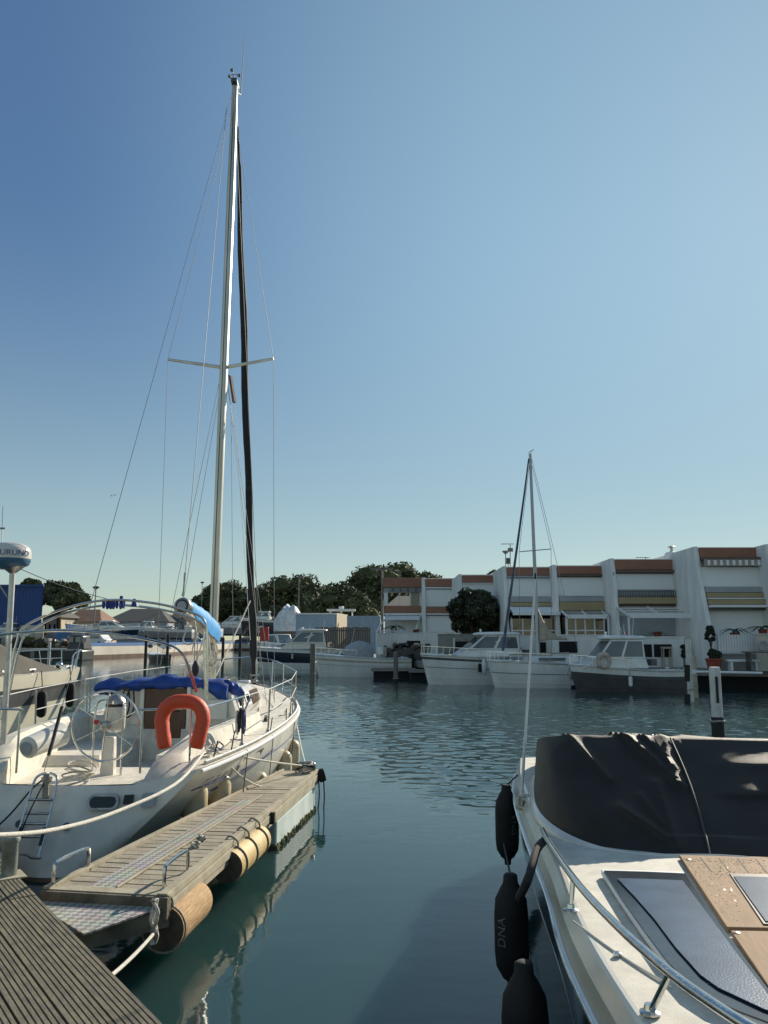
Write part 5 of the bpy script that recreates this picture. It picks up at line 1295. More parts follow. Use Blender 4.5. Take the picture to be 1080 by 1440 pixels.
def motor_boat(name, label, loc, rz, L, B, zs, zb, bands, house=None, cat='motorboat', glass='glass_far', rail=True, group=None, deckm='gelcoat_cool', top='gelcoat_cool', pw=1.6, open_cockpit=True):
    t = thing(name, label, cat, loc, rz, group)
    h = B / 2
    st = [(-L / 2, -L / 2, h * .92, zs, h * .8, -.3), (-L * .2, -L * .2, h, zs * 1.0, h * .82, -.3), (L * .12, L * .12, h * .97, lerp(zs, zb, .4), h * .7, -.3), (L * .30, L * .34, h * .70, lerp(zs, zb, .8), h * .36, -.3), (L * .40, L * .46, h * .30, zb, h * .08, -.28), (L * .43, L * .5, .03, zb + .01, .01, -.25)]
    s = hull_sections(st, 34, 14, pw)
    b = MB(); hull_build(b, s, bands, 'bands'); weld(b.build('hull', t))
    b = MB(); b.grid([[Vector((q[0].x * u, q[0].y, q[0].z - (.32 * max(0, 1 - abs(u) * 1.25) ** .3 if (open_cockpit and q[0].y < -L * .18) else -.07 * (1 - u * u)))) for u in (-1, -.92, -.8, -.75, -.4, 0, .4, .75, .8, .92, 1)] for q in s], deckm); b.build('deck', t)
    for sg in (1, -1):
        b = MB(); b.tube([Vector((sg * (q[0].x + .01), q[0].y, q[0].z - .03)) for q in s], .03, top if bands[0][1] != 'gelcoat_cool' else 'steel_dull', 6); b.build('rub_rail', t)
    if house:
        y0, y1, hz, lean_f, lean_b, hw = house
        zd = lerp(zs, zb, .45) - .02
        b = MB(); frustum(b, (y0 - .1, y1 + .9, hw + .12, hw * .75), (y0, y1 + .25, hw + .04, hw * .85), zd, zd + (hz - zd) * .34, top); b.build('coachroof', t, bevel=.05)
        z0 = zd + (hz - zd) * .335
        b = MB(); fq = frustum(b, (y0, y1 + .2, hw, hw * .9), (y0 + lean_b, y1 - lean_f, hw * .92, hw * .8), z0, hz, top); wh = b.build('wheelhouse', t, bevel=.03)
        for k, q in enumerate(fq):
            if k in (0, 2):
                for u0, u1 in (((.05, .47), (.53, .95)) if k == 0 else ((.05, .47), (.53, .95))):
                    b = MB(); b.slab(fr_quad(q, u0, u1, .10, .90, .014), .012, glass); b.build('window', wh, smooth=False)
            else:
                for u0, u1 in ((.07, .48), (.52, .93)):
                    b = MB(); b.slab(fr_quad(q, u0, u1, .10, .90, .014), .012, glass); b.build('window', wh, smooth=False)
        b = MB(); roof_loft(b, y0 + lean_b - .35, y1 - lean_f + .35, hw * .98, hz, top, .17); b.build('roof', t, angle=60)
    for sg in (1, -1):
        for jj in (5, 9):
            b = MB(); b.tube([Vector((sg * (q[jj].x + .006), q[jj].y, q[jj].z)) for q in s[1:-2]], .014, bands[1][1] if jj == 5 else bands[-2][1], 5); b.build('hull_moulding', t)
        for yy in (-L * .42, L * .30):
            q = min(s, key=lambda q_: abs(q_[0].y - yy))[0]; b = MB(); b.tube([(sg * (q.x - .12), q.y - .12, q.z + .07), (sg * (q.x - .12), q.y + .12, q.z + .07)], .02, 'steel', 6); b.box((sg * (q.x - .12), q.y, q.z + .03), (.05, .1, .08), 'steel'); b.build('cleat', t)
        q = min(s, key=lambda q_: abs(q_[0].y - L * .05))[0]; b = MB(); b.tube([(sg * (q.x + .02), q.y, q.z), (sg * (q.x + .03), q.y, q.z - .35)], .012, 'rope_grey', 5); b.lathe([(.03, -.45), (.09, -.40), (.09, -.05), (.03, 0)], (sg * (q.x + .10), q.y, q.z - .32), random.choice(['fender_cream', 'rubber', 'trim_white']), 10)
        if house and rail: b.build('side_fender', t)
    if house:
        b = MB()
        for sg in (-1, 1): b.tube([(sg * hw * .3, y1 - lean_f + .1, hz - .1), (sg * hw * .1, y1 - lean_f * .4 + .05, lerp(zd, hz, .5))], .015, 'rubber', 5)
        b.build('wiper', wh)
        b = MB(); b.lathe([(.05, 0), (.06, .06), (.05, .14), (.02, .16)], (0, y1 - lean_f, hz + .18), 'trim_white', 10); b.build('roof_light', t)
        b = MB(); b.tube([(hw * .5, y0 + lean_b, hz + .18), (hw * .5, y0 + lean_b - .1, hz + 1.0)], .012, 'trim_white', 5); b.build('aerial', t)
        b = MB(); b.box((hw * .55, y0 - .35, lerp(zd, hz, .25)), (.4, .35, .4), 'sail_cream'); b.build('cockpit_seat', t, bevel=.04); b = MB(); b.box((-hw * .4, y0 - .5, lerp(zd, hz, .2)), (.5, .3, .3), 'hull_grey'); b.build('engine_box', t, bevel=.04)
    if rail:
        rl = [q for q in s if q[0].y > L * .02]
        for sg in (1, -1):
            b = MB(); b.tube([Vector((sg * max(q[0].x - .05, 0), q[0].y - .05, q[0].z + .42)) for q in rl], .018, 'steel', 6)
            for q in rl[::4]: b.tube([Vector((sg * max(q[0].x - .08, 0), q[0].y, q[0].z)), Vector((sg * max(q[0].x - .05, 0), q[0].y - .05, q[0].z + .42))], .013, 'steel', 6)
            b.build('bow_rail', t)
    return t
def at(px, Y, z=0): p = D(px, 900, Y); return (p.x, Y, z)
# grey hulled wheelhouse boat
q = motor_boat('fishing_motorboat', 'grey hulled white wheelhouse motorboat with a ring fender moored before the pergola house', at(880, 38.5), R(97), 5.5, 2.2, .95, 1.2, [(.22, 'gelcoat_cool'), (.93, 'hull_grey'), (1, 'hull_dark')], (-.55, 1.45, 2.33, .5, .05, .82))
QI = full_matrix(q)
b = MB(); b.tube([(.0, -2.72, .9), (.0, -2.95, .55), (0, -2.98, -.2)], .12, 'gelcoat_cool', 8, radii=[.15, .16, .09]); b.build('outboard', q)
b = MB(); b.tube([(.2, .0, 2.45), (.2, -.02, 3.0)], .014, 'trim_white', 6); b.build('aerial', q)
b = MB(); b.tube([(-.3, .2, 2.45), (-.3, .35, 2.85)], .01, 'steel', 6); b.build('flag_staff', q)
for k, m in enumerate(('flag_blue', 'flag_white', 'flag_red')):
    b = MB(); b.slab([(-.3, .23 - .06 * k, 2.52), (-.3, .17 - .06 * k, 2.50), (-.3, .23 - .06 * k, 2.78 - .04 * k), (-.3, .29 - .06 * k, 2.80 - .04 * k)], .01, m); b.build('flag', q, smooth=False)
p = D(849, 929, 37.1)
b = MB(); b.tube([p + Vector((math.cos(a) * .24, 0, math.sin(a) * .28)) for a in [2 * math.pi * k / 24 for k in range(24)]], .105, 'ring_fender', 12, closed=True)
tag(b.build('ring_fender'), 'pale ring shaped fender hanging at the grey hulled motorboat wheelhouse', 'fender')
# small sailboat
sb = motor_boat('small_sailboat', 'small white sailboat with mast and bundled cream sail between two motorboats', at(776, 41.6), R(94), 6.6, 2.3, 1.15, 1.3, [(.18, 'gelcoat_cool'), (.24, 'hull_dark'), (.9, 'gelcoat_cool'), (1, 'hull_dark')], None, 'sailboat', pw=2.2)
b = MB(); frustum(b, (-1.2, 1.6, .75, .45), (-1.1, 1.2, .62, .36), 1.2, 1.52, 'gelcoat_cool'); cb = b.build('cabin', sb, bevel=.06)
for s in (1, -1):
    b = MB(); b.box((s * .66, .2, 1.38), (.10, 1.3, .13), 'glass_far'); b.build('window', cb, bevel=.02)
mo, mt2 = D(757, 922, 41.6), D(745.5, 638, 41.4)
b = MB(); b.tube([mo, mt2], .09, 'mast_grey', 10, radii=[.10, .075]); b.build('mast', sb, world=True)
for e in ((730, 776, 41.4), (775, 772, 41.5)):
    b = MB(); b.tube([D(751.5, 774, 41.4), D(*e)], .025, 'mast_grey', 6); b.build('spreader', sb, world=True)
wire('shroud', D(746, 640, 41.4), D(730, 776, 41.4), .012, par=sb); wire('shroud', D(730, 776, 41.4), D(731, 930, 41.4), .012, par=sb)
wire('shroud', D(746, 645, 41.4), D(775, 772, 41.5), .012, par=sb); wire('shroud', D(775, 772, 41.5), D(776, 930, 41.5), .012, par=sb)
wire('backstay', D(747, 642, 41.4), D(812, 912, 41.6), .012, par=sb)
b = MB(); b.tube([D(743.5, 645, 41.3), D(738, 690, 41.3), D(707, 915, 41.2)], .06, 'blue_grey', 8, radii=[.035, .05, .075]); b.build('furled_headsail', sb, world=True)
b = MB(); b.tube([D(743, 637, 41.4), D(751, 632, 41.4)], .015, 'wire', 5); b.tube([D(747, 637, 41.4), D(747, 633, 41.4)], .015, 'wire', 5); b.build('wind_vane', sb, world=True)
bo0, bo1 = D(758, 897, 41.6), D(797, 899, 41.7)
b = MB(); b.tube([bo0, bo1], .05, 'mast_grey', 8); bm_ = b.build('boom', sb, world=True)
b = MB(); rows = []
for i in range(14):
    f = i / 13; c = bo0.lerp(bo1, f); hh = 1.35 * (1 - f) ** 3.0 + .12; rows.append([c + Vector((.0 + (0), math.cos(a) * .2, max(math.sin(a), -.35) * hh * (1 if math.sin(a) > 0 else .4) + .02 * math.sin(i * 2.7))) for a in [2 * math.pi * k / 12 for k in range(12)]])
b.grid(rows, 'sail_cream', closed=True); b.quad(rows[0], 'sail_cream'); b.quad(rows[-1], 'sail_cream'); b.build('bundled_sail', bm_, world=True, angle=80)
b = MB(); b.blob(D(741, 940, 40.8), (.18, .18, .75), 'mast_grey', 10, 8); o = b.build('fender', world=False); tag(o, 'long pale fender hanging on the side of the small sailboat', 'fender')
b = MB(); b.tube(spl([D(716, 921, 40.6), D(765, 919, 40.6), D(800, 918, 40.6)], 8), .03, 'sail_cream', 6); b.build('toe_rail', sb, world=True)
# white pilothouse cruiser
pc = motor_boat('pilothouse_boat', 'white pilothouse motorboat with bow rail moored in front of the round bush', at(676, 45), R(99), 6.6, 2.5, 1.35, 1.55, [(.10, 'gelcoat_cool'), (.16, 'hull_grey'), (.78, 'gelcoat_cool'), (.88, 'gelcoat_cool'), (1, 'navy')], (-1.9, .75, 2.55, .75, .12, .98))
b = MB(); b.blob(D(680.5, 937, 43.6), (.12, .12, .42), 'trim_white', 10, 8); tag(b.build('fender'), 'white fender hanging midway on the white pilothouse motorboat', 'fender')
# white open boat
ob = motor_boat('open_motorboat', 'low white open motorboat with a grey windscreen cover between two mooring piles', at(509, 54), R(95), 6.2, 2.2, 1.15, 1.4, [(.16, 'gelcoat_cool'), (.2, 'sail_cream'), (.85, 'gelcoat_cool'), (1, 'hull_dark')], None)
b = MB(); b.blob((0, .2, 1.4), (.75, 1.0, .85), 'cover_grey', 16, 10, .12, 3); b.build('windscreen_cover', ob)
b = MB(); b.tube(spl([(.8, 1.5, 1.35), (.8, 1.05, 1.8), (.7, .8, 1.95)], 8), .025, 'steel', 6); b.build('windscreen_frame', ob)
b = MB(); b.tube([(-.3, .7, 2.0), (-.3, .5, 3.0)], .012, 'trim_white', 5); b.build('aerial', ob)
b = MB(); b.box((.2, -1.4, 1.55), (.5, .4, .6), 'house_cream'); b.box((-.4, -1.15, 1.6), (.4, .4, .5), 'gelcoat_cool'); b.build('seat', ob, bevel=.08)
b = MB(); b.tube([(0, -3.15, 1.4), (0, -3.35, .9), (0, -3.4, -.2)], .16, 'rubber', 8, radii=[.2, .2, .1]); b.build('outboard', ob)
# navy hulled pilothouse
nv_ = motor_boat('navy_motorboat', 'navy hulled motorboat with a white pilothouse behind the furled sail', at(421, 68), R(94), 7.2, 2.7, 1.5, 1.72, [(.12, 'gelcoat_cool'), (.56, 'navy'), (.62, 'gelcoat_cool'), (.84, 'gelcoat_cool'), (1, 'navy')], (-2.1, .65, 3.0, .85, .15, 1.1), top='gelcoat')
b = MB(); b.box((1.37, .3, 1.12), (.04, .35, .22), 'trim_white'); b.box((1.385, .3, 1.12), (.04, .25, .14), 'glass_dark'); b.build('hull_port', nv_, bevel=.02)
b = MB(); b.tube([(.4, -.8, 3.15), (.4, -.85, 3.7)], .012, 'trim_white', 5); b.lathe([(.15, 0), (.18, .08), (.1, .15)], (0, -.2, 3.17), 'trim_white', 12); b.build('aerial', nv_)
# ---------------------------------------------------------------- yard boats on cradles
def cradle(label, x, y, L, z0, z1):
    t = thing('boat_cradle', label, 'cradle', (x, y, z0), 0, 'steel cradles in the boatyard'); b = MB()
    for k in (-.3, .3): b.box((x + L * k, y, z0 + .1), (.2, 2.4, .2), 'wire')
    b.box((x, y, z0 + .08), (L * .75, .2, .16), 'wire'); b.build('frame', t, smooth=False, world=True)
    for k in (-.3, .3):
        for s in (-1, 1): b = MB(); b.tube([(x + L * k, y + s * 1.0, z0), (x + L * k, y + s * .8, z1)], .06, 'wire', 6); b.build('prop', t, world=True)
def yard_boat(name, label, px, Y, z, rz, L, B, zs, zb, bands, house=None, **k):
    t = motor_boat(name, label, at(px, Y, z), R(rz), L, B, zs, zb, bands, house, group='boats laid up in the boatyard', **k)
    cradle('steel cradle carrying the ' + label.split(' laid')[0] + (' beside the shed' if 'shed' in label else ''), at(px, Y)[0], Y, L, 1.5, z + .25); return t
yard_boat('laid_up_motorboat', 'black and white sports motorboat laid up behind the harbour wall', 155, 118, 2.55, -88, 8.2, 2.6, 1.3, 1.6, [(.22, 'gelcoat_cool'), (.66, 'navy'), (.9, 'gelcoat_cool'), (1, 'hull_grey')], (-1.6, 1.2, 2.3, 1.0, .4, .9))
yard_boat('laid_up_motorboat', 'grey motorboat laid up left of the sports motorboat', 105, 116, 2.6, -85, 6.5, 2.3, 1.2, 1.5, [(.2, 'gelcoat_cool'), (.9, 'hull_mid'), (1, 'hull_dark')], None)
yard_boat('laid_up_motorboat', 'white cabin cruiser laid up just right of the sailboat mast', 327, 200, 3.6, 95, 10.5, 3.6, 2.2, 2.6, [(.3, 'gelcoat_cool'), (.85, 'hull_mid'), (1, 'navy')], (-2.0, 2.0, 4.2, 1.4, .4, 1.4))
yard_boat('laid_up_motorboat', 'low white motorboat laid up under the boom of the yacht', 236, 160, 2.7, 92, 9.5, 3.0, 1.6, 2.0, [(.3, 'gelcoat_cool'), (.85, 'hull_mid'), (1, 'navy')], (-1.0, .9, 2.1, .7, .2, .8))
yard_boat('laid_up_motorboat', 'small white cabin boat laid up beside the blue shed', 10, 111, 2.3, 90, 6.0, 2.3, 1.2, 1.5, [(.85, 'gelcoat_cool'), (1, 'navy')], (-1.0, .9, 2.1, .7, .2, .8))
yard_boat('laid_up_motorboat', 'white motorboat with a raked cabin laid up beyond the low boat under the boom', 205, 175, 2.8, 91, 9.0, 3.0, 1.7, 2.1, [(.3, 'gelcoat_cool'), (.85, 'hull_mid'), (1, 'navy')], (-1.5, 1.4, 3.2, 1.0, .3, 1.1))
yard_boat('laid_up_motorboat', 'tall navy hulled boat laid up behind the furled dark sail', 368, 150, 3.2, 88, 8.0, 3.2, 2.6, 3.0, [(.15, 'gelcoat_cool'), (.9, 'navy'), (1, 'hull_dark')], (-1.5, 1.4, 4.0, 1.0, .3, 1.1))
yard_boat('laid_up_motorboat', 'pale blue boat laid up between the boom and the yacht mast', 285, 185, 3.0, 87, 8.5, 2.8, 1.8, 2.2, [(.3, 'gelcoat_cool'), (.85, 'container_blue'), (1, 'navy')], (-1.3, 1.2, 3.3, .9, .3, 1.0))
yard_boat('laid_up_motorboat', 'small white dinghy hull laid up above the blue van', 112, 122, 3.4, 90, 4.5, 2.0, 1.0, 1.2, [(.85, 'gelcoat_cool'), (1, 'hull_mid')], None)
# shrink wrapped boat
t = thing('wrapped_boat', 'boat wrapped in crumpled pale plastic sheeting behind the flat roofed cabin', 'boat', at(402, 100, 1.0))
p0, p1 = D(386, 884, 92), D(426, 852, 92)
b = MB(); rows = []; x0, x1, zb_, zt_ = p0.x, p1.x, p0.z - .3, p1.z
for i in range(31):
    f = i / 30; hh = (zt_ - zb_) * min(1, .45 + 1.5 * f, 1.15 - .0 * f, 2.4 - 1.9 * f); ww = 1.5 * min(1, .5 + 2 * f)
    rows.append([Vector((lerp(x0, x1, f) + .06 * noise.noise(Vector((f * 9, a, 2))), 92 - math.copysign(abs(math.cos(a)) ** .45, math.cos(a)) * ww * (1 + .16 * noise.noise(Vector((f * 7, a * 2.3, 1)))), zb_ + hh * abs(math.sin(a)) ** .5 * (1 + .13 * noise.noise(Vector((f * 8, a * 2.5, 7)))))) for a in [math.pi * k / 22 for k in range(23)]])
b.grid(rows, 'shrink_wrap'); b.quad(rows[0], 'shrink_wrap'); b.quad(rows[-1], 'shrink_wrap'); b.build('wrapping', t, world=True, angle=25)
b = MB(); b.box(((p0.x + p1.x) / 2, 92, (p0.z + 1.2) / 2), ((p1.x - p0.x) * .85, 1.6, p0.z - .9), 'navy'); b.build('keel', t, world=True, bevel=.1)
t = thing('flybridge_boat', 'white flybridge top showing above the flat roofed cabin', 'boat', at(478, 98, 1.5))
p0, p1 = D(458, 868, 98), D(502, 858, 98)
b = MB(); b.box(((p0.x + p1.x) / 2, 98, p0.z - 1.6), (p1.x - p0.x, 2.6, 3.2), 'gelcoat_cool', top=(.9, .9)); b.build('hull', t, world=True, bevel=.15)
b = MB(); b.box(((p0.x + p1.x) / 2, 98, p1.z), ((p1.x - p0.x) * .9, 2.2, .2), 'gelcoat_cool')
for k in (-.35, 0, .35): b.box(((p0.x + p1.x) / 2 + (p1.x - p0.x) * k, 98, (p0.z + p1.z) / 2), (.12, 1.8, p1.z - p0.z), 'gelcoat_cool')
b.build('hard_top', t, world=True); b = MB(); b.lathe([(.3, 0), (.32, .25), (.2, .35)], ((p0.x + p1.x) / 2, 98, p1.z + .1), 'trim_white', 12); b.build('radar', t, world=True)
# dark canopied boat at the end of the harbour wall
t = thing('canopied_boat', 'small dark motorboat with a clear plastic canopy at the harbour wall corner', 'boat', at(105, 96))
p0, p1 = D(91, 935, 96), D(121, 892, 96)
b = MB(); b.box(((p0.x + p1.x) / 2, 97, .55), (p1.x - p0.x, 4, 1.3), 'hull_dark', top=(1.05, 1.05)); b.build('hull', t, world=True, bevel=.2)
b = MB(); b.box(((p0.x + p1.x) / 2 + .1, 97, 2.0), ((p1.x - p0.x) * .9, 3.0, 1.7), 'hull_dark', top=(.75, .8)); b.build('canopy', t, world=True, bevel=.2)
for k in range(3):
    b = MB(); b.box((p0.x + .75 + k * .75, 95.55, 2.35), (.5, .08, .6), 'glass_sky'); b.build('window', t, world=True)
# dinghy by the piles
motor_boat('workboat', 'small open boat with white clutter moored at two dark piles by the harbour wall', at(223, 92), R(30), 4.4, 1.9, .75, .95, [(.3, 'hull_grey'), (.9, 'hull_dark'), (1, 'rubber')], None, rail=False)
p = D(226, 905, 92); b = MB(); random.seed(14)
for k in range(14): b.blob(p + Vector((random.uniform(-1.2, 1.2), 0, random.uniform(-.5, .35))), (.3, .3, .22), random.choice(['gelcoat_cool', 'hull_grey', 'trim_white']), 7, 5, .5, k)
tag(b.build('net_heap', angle=60), 'heap of white nets and gear on the small workboat', 'nets')
# ================================================================ CARS
def car(label, px, Y, rz, paint, L=4.2, H=1.5, van=False, z=1.5):
    t = thing('parked_car', label, 'car', at(px, Y, z), R(rz), 'cars parked in the boatyard'); W = 1.75
    prof = [(-L / 2, .35), (-L / 2, .85), (-L / 2 + .25, .95), (-L * .32, H), (L * .08, H), (L * .27, .98), (L * .46, .85), (L / 2, .6), (L / 2, .35)] if not van else [(-L / 2, .35), (-L / 2, H), (L * .22, H), (L * .36, 1.05), (L * .48, .9), (L / 2, .6), (L / 2, .35)]
    b = MB(); b.prism(prof, -W / 2, W / 2, paint, 'x'); b.build('body', t, bevel=.07)
    for s in (-1, 1):
        g = [(-L * .33, .98), (-L * .29, H - .08), (L * .06, H - .08), (L * .2, .98)] if not van else [(-L * .1, 1.1), (-L * .1, H - .15), (L * .2, H - .15), (L * .31, 1.1)]
        b = MB(); b.prism(g, s * (W / 2 - .01), s * (W / 2 + .012), 'glass_sky', 'x'); b.build('side_window', t, smooth=False)
        for y in (-L * .3, L * .3):
            b = MB(); b.lathe([(.31, -.1), (.33, 0), (.31, .1)], (s * (W / 2 - .06), y, .32), 'rubber', 18, (1, 0, 0)); w = b.build('wheel', t)
            b = MB(); b.lathe([(.19, 0), (.19, .012)], (s * (W / 2 + .045), y, .32), 'paint_silver', 14, (s, 0, 0)); b.build('rim', w)
        b = MB(); b.box((s * .62, L / 2 - .01, .68), (.32, .06, .16), 'trim_white'); b.build('headlight', t, bevel=.02)
        b = MB(); b.box((s * .68, -L / 2 - .005, .75), (.22, .05, .2), 'paint_red'); b.build('tail_light', t, bevel=.01)
    a0, a1 = ((L * .26, 1.0), (L * .09, H - .04)) if not van else ((L * .355, 1.08), (L * .23, H - .06))
    b = MB(); b.slab([(-.7, a0[0] + .03, a0[1]), (.7, a0[0] + .03, a0[1]), (.62, a1[0] + .03, a1[1]), (-.62, a1[0] + .03, a1[1])], .02, 'glass_sky'); b.build('windscreen', t, smooth=False)
    return t
car('white estate car parked behind the harbour wall at its left end', 134, 112, 70, 'paint_white', 4.4)
car('blue van parked below the grey laid up motorboat', 103, 113, -60, 'paint_blue', 4.6, 1.9, True)
car('dark red car parked left of the blue van', 88, 112.5, 100, 'paint_red', 4.0)
car('white van facing the water near the red buoy', 391, 88, 215, 'paint_white', 4.8, 1.95, True, .95)
car('silver car parked right of the white van', 411, 86, 120, 'paint_silver', 4.2, 1.5, False, .95)
car('blue car parked under the low laid up motorboat', 268, 170, 95, 'paint_blue', 4.4)
car('black car parked behind the harbour wall right of the sailboat mast', 345, 198, 90, 'paint_black', 4.6)
# small quay fittings
t = thing('red_lifebuoy_box', 'tall red lifebuoy box on the quay beside a small white sign', 'lifebuoy box', at(373, 76, .95))
p = D(372, 883, 76); b = MB(); b.box((p.x, 76, p.z - .55), (.75, .4, 1.25), 'paint_red'); b.box((p.x, 76, p.z - 1.25), (.1, .1, 1.4), 'wire'); b.build('box', t, world=True, bevel=.15)
t = thing('notice_board', 'small white notice board left of the red lifebuoy box', 'sign', at(366, 76, .95))
p = D(366, 885, 76); b = MB(); b.box((p.x, 76.1, p.z), (.42, .06, .6), 'trim_white'); b.build('panel', t, world=True, bevel=.01); b = MB(); b.tube([(p.x, 76.15, .9), (p.x, 76.15, p.z)], .05, 'wire', 6); b.build('post', t, world=True)
b = MB(); b.box((p.x, 76.06, p.z + .1), (.3, .03, .06), 'hull_grey'); b.box((p.x, 76.06, p.z - .05), (.3, .03, .12), 'hull_grey'); b.build('print', t, world=True)
# ================================================================ PILES
def pile(label, px, y_top, Y, r, m, tar=None, cap=None, lean=0.0, group='mooring piles in the basin'):
    p = D(px, y_top, Y); t = thing('mooring_pile', label, 'pile', (p.x, Y, 0), 0, group)
    b = MB(); zt = p.z; bx = p.x - lean * zt
    zs = [-1.5, 0, .15, .4, zt * .5, zt * .8, zt - .05, zt]; rr = [r * 1.05, r * 1.05, r, r * 1.0, r * .97, r * .98, r * .97, r * .85]
    b.tube([(bx + lean * z, Y, z) for z in zs], r, m, 16, radii=rr); b.build('post', t, world=True)
    if tar is not None:
        b = MB(); b.tube([(bx + lean * z, Y, z) for z in (-1.5, -.2, tar - .05, tar)], r, 'pile_tar', 16, radii=[r * 1.12, r * 1.12, r * 1.1, r * 1.03]); b.build('tar_band', t, world=True)
    b = MB(); b.tube([(bx + r * 1.15 * math.cos(a), Y + r * 1.15 * math.sin(a), (tar or .5) * .9 + .01 * math.sin(3 * a)) for a in [2 * math.pi * k / 16 for k in range(16)]], .02, 'rope_grey', 6, closed=True); b.build('rope_ring', t, world=True)
    return t
pile('grey wooden pile in front of the navy motorboat', 440, 905, 47, .155, 'pile_wood')
pile('grey wooden pile beside the open white motorboat stern', 556.5, 916, 46, .13, 'pile_wood', .25)
wp = pile('white painted pile with a black foot just above the black boat cover', 1004.5, 938, 17, .112, 'pile_white', .78)
b = MB(); b.box(D(1008.5, 970, 16.88), (.055, .012, .52), 'pile_tar'); b.build('paint_scar', wp, world=True, bevel=.01)
b = MB(); b.tube([D(1012.5, 1000, 17.05), D(1014, 1045, 17.02)], .03, 'hull_grey', 8); b.build('ladder_pipe', wp, world=True)
w2 = pile('white and black banded pile by the grey hulled motorboat stern', 967, 899, 32, .11, 'pile_white')
for y0, y1 in ((935, 958), (976, 990)):
    a, c = D(967, y0, 32), D(967, y1, 32); b = MB(); b.tube([c, a], .118, 'pile_tar', 16); b.build('tar_band', w2, world=True)
pile('short cream bollard pile on the quay behind the banded pile', 975, 922, 34.5, .11, 'sail_cream')
for px, y, lb in ((206, 893, 'dark pile left of the small workboat'), (236.5, 892, 'dark pile right of the small workboat'), (314, 897, 'dark pile seen right beside the yacht mast'), (338, 892, 'short dark pile beyond the yacht rigging')):
    pile(lb, px, y, 90, .16, 'pile_dark')
pile('pale slim post standing by the bow rail of the covered motorboat', 70, 903, 60, .10, 'pile_white')
# low catwalks between the boats
for px0, px1, Y, lb in ((522, 585, 50.2, 'dark low catwalk beside the open white motorboat'), (575, 618, 48, 'short jetty with a pale tip left of the pilothouse boat'), (800, 828, 40.5, 'dark catwalk block between the small sailboat and the grey motorboat')):
    a, c = D(px0, 900, Y), D(px1, 900, Y)
    t = thing('catwalk', lb, 'jetty', ((a.x + c.x) / 2, Y, 0)); b = MB(); b.box(((a.x + c.x) / 2, Y + 1, .52), (c.x - a.x, 2.0, .14), 'beam_wood'); b.build('deck', t, world=True, smooth=False)
    b = MB(); b.box(((a.x + c.x) / 2, Y + 1, .1), ((c.x - a.x) * .9, 1.8, .72), 'dark_void'); b.build('float', t, world=True, smooth=False)
    b = MB(); b.box(((a.x + c.x) / 2, Y - .02, .52), (c.x - a.x, .05, .10), 'concrete'); b.build('edge', t, world=True, smooth=False)
# gull
p = D(157, 697, 120); b = MB(); b.blob(p, (.12, .35, .1), 'skin_gull', 8, 6)
for s in (-1, 1): b.add([p + Vector((0, .12, .02)), p + Vector((s * .45, .1, .16)), p + Vector((s * .85, -.05, .05)), p + Vector((s * .45, -.1, .12)), p + Vector((0, -.1, .02))], [(0, 1, 2, 3, 4)], 'skin_gull')
tag(b.build('gull', angle=60), 'distant gull gliding in the clear sky left of the mast', 'bird')
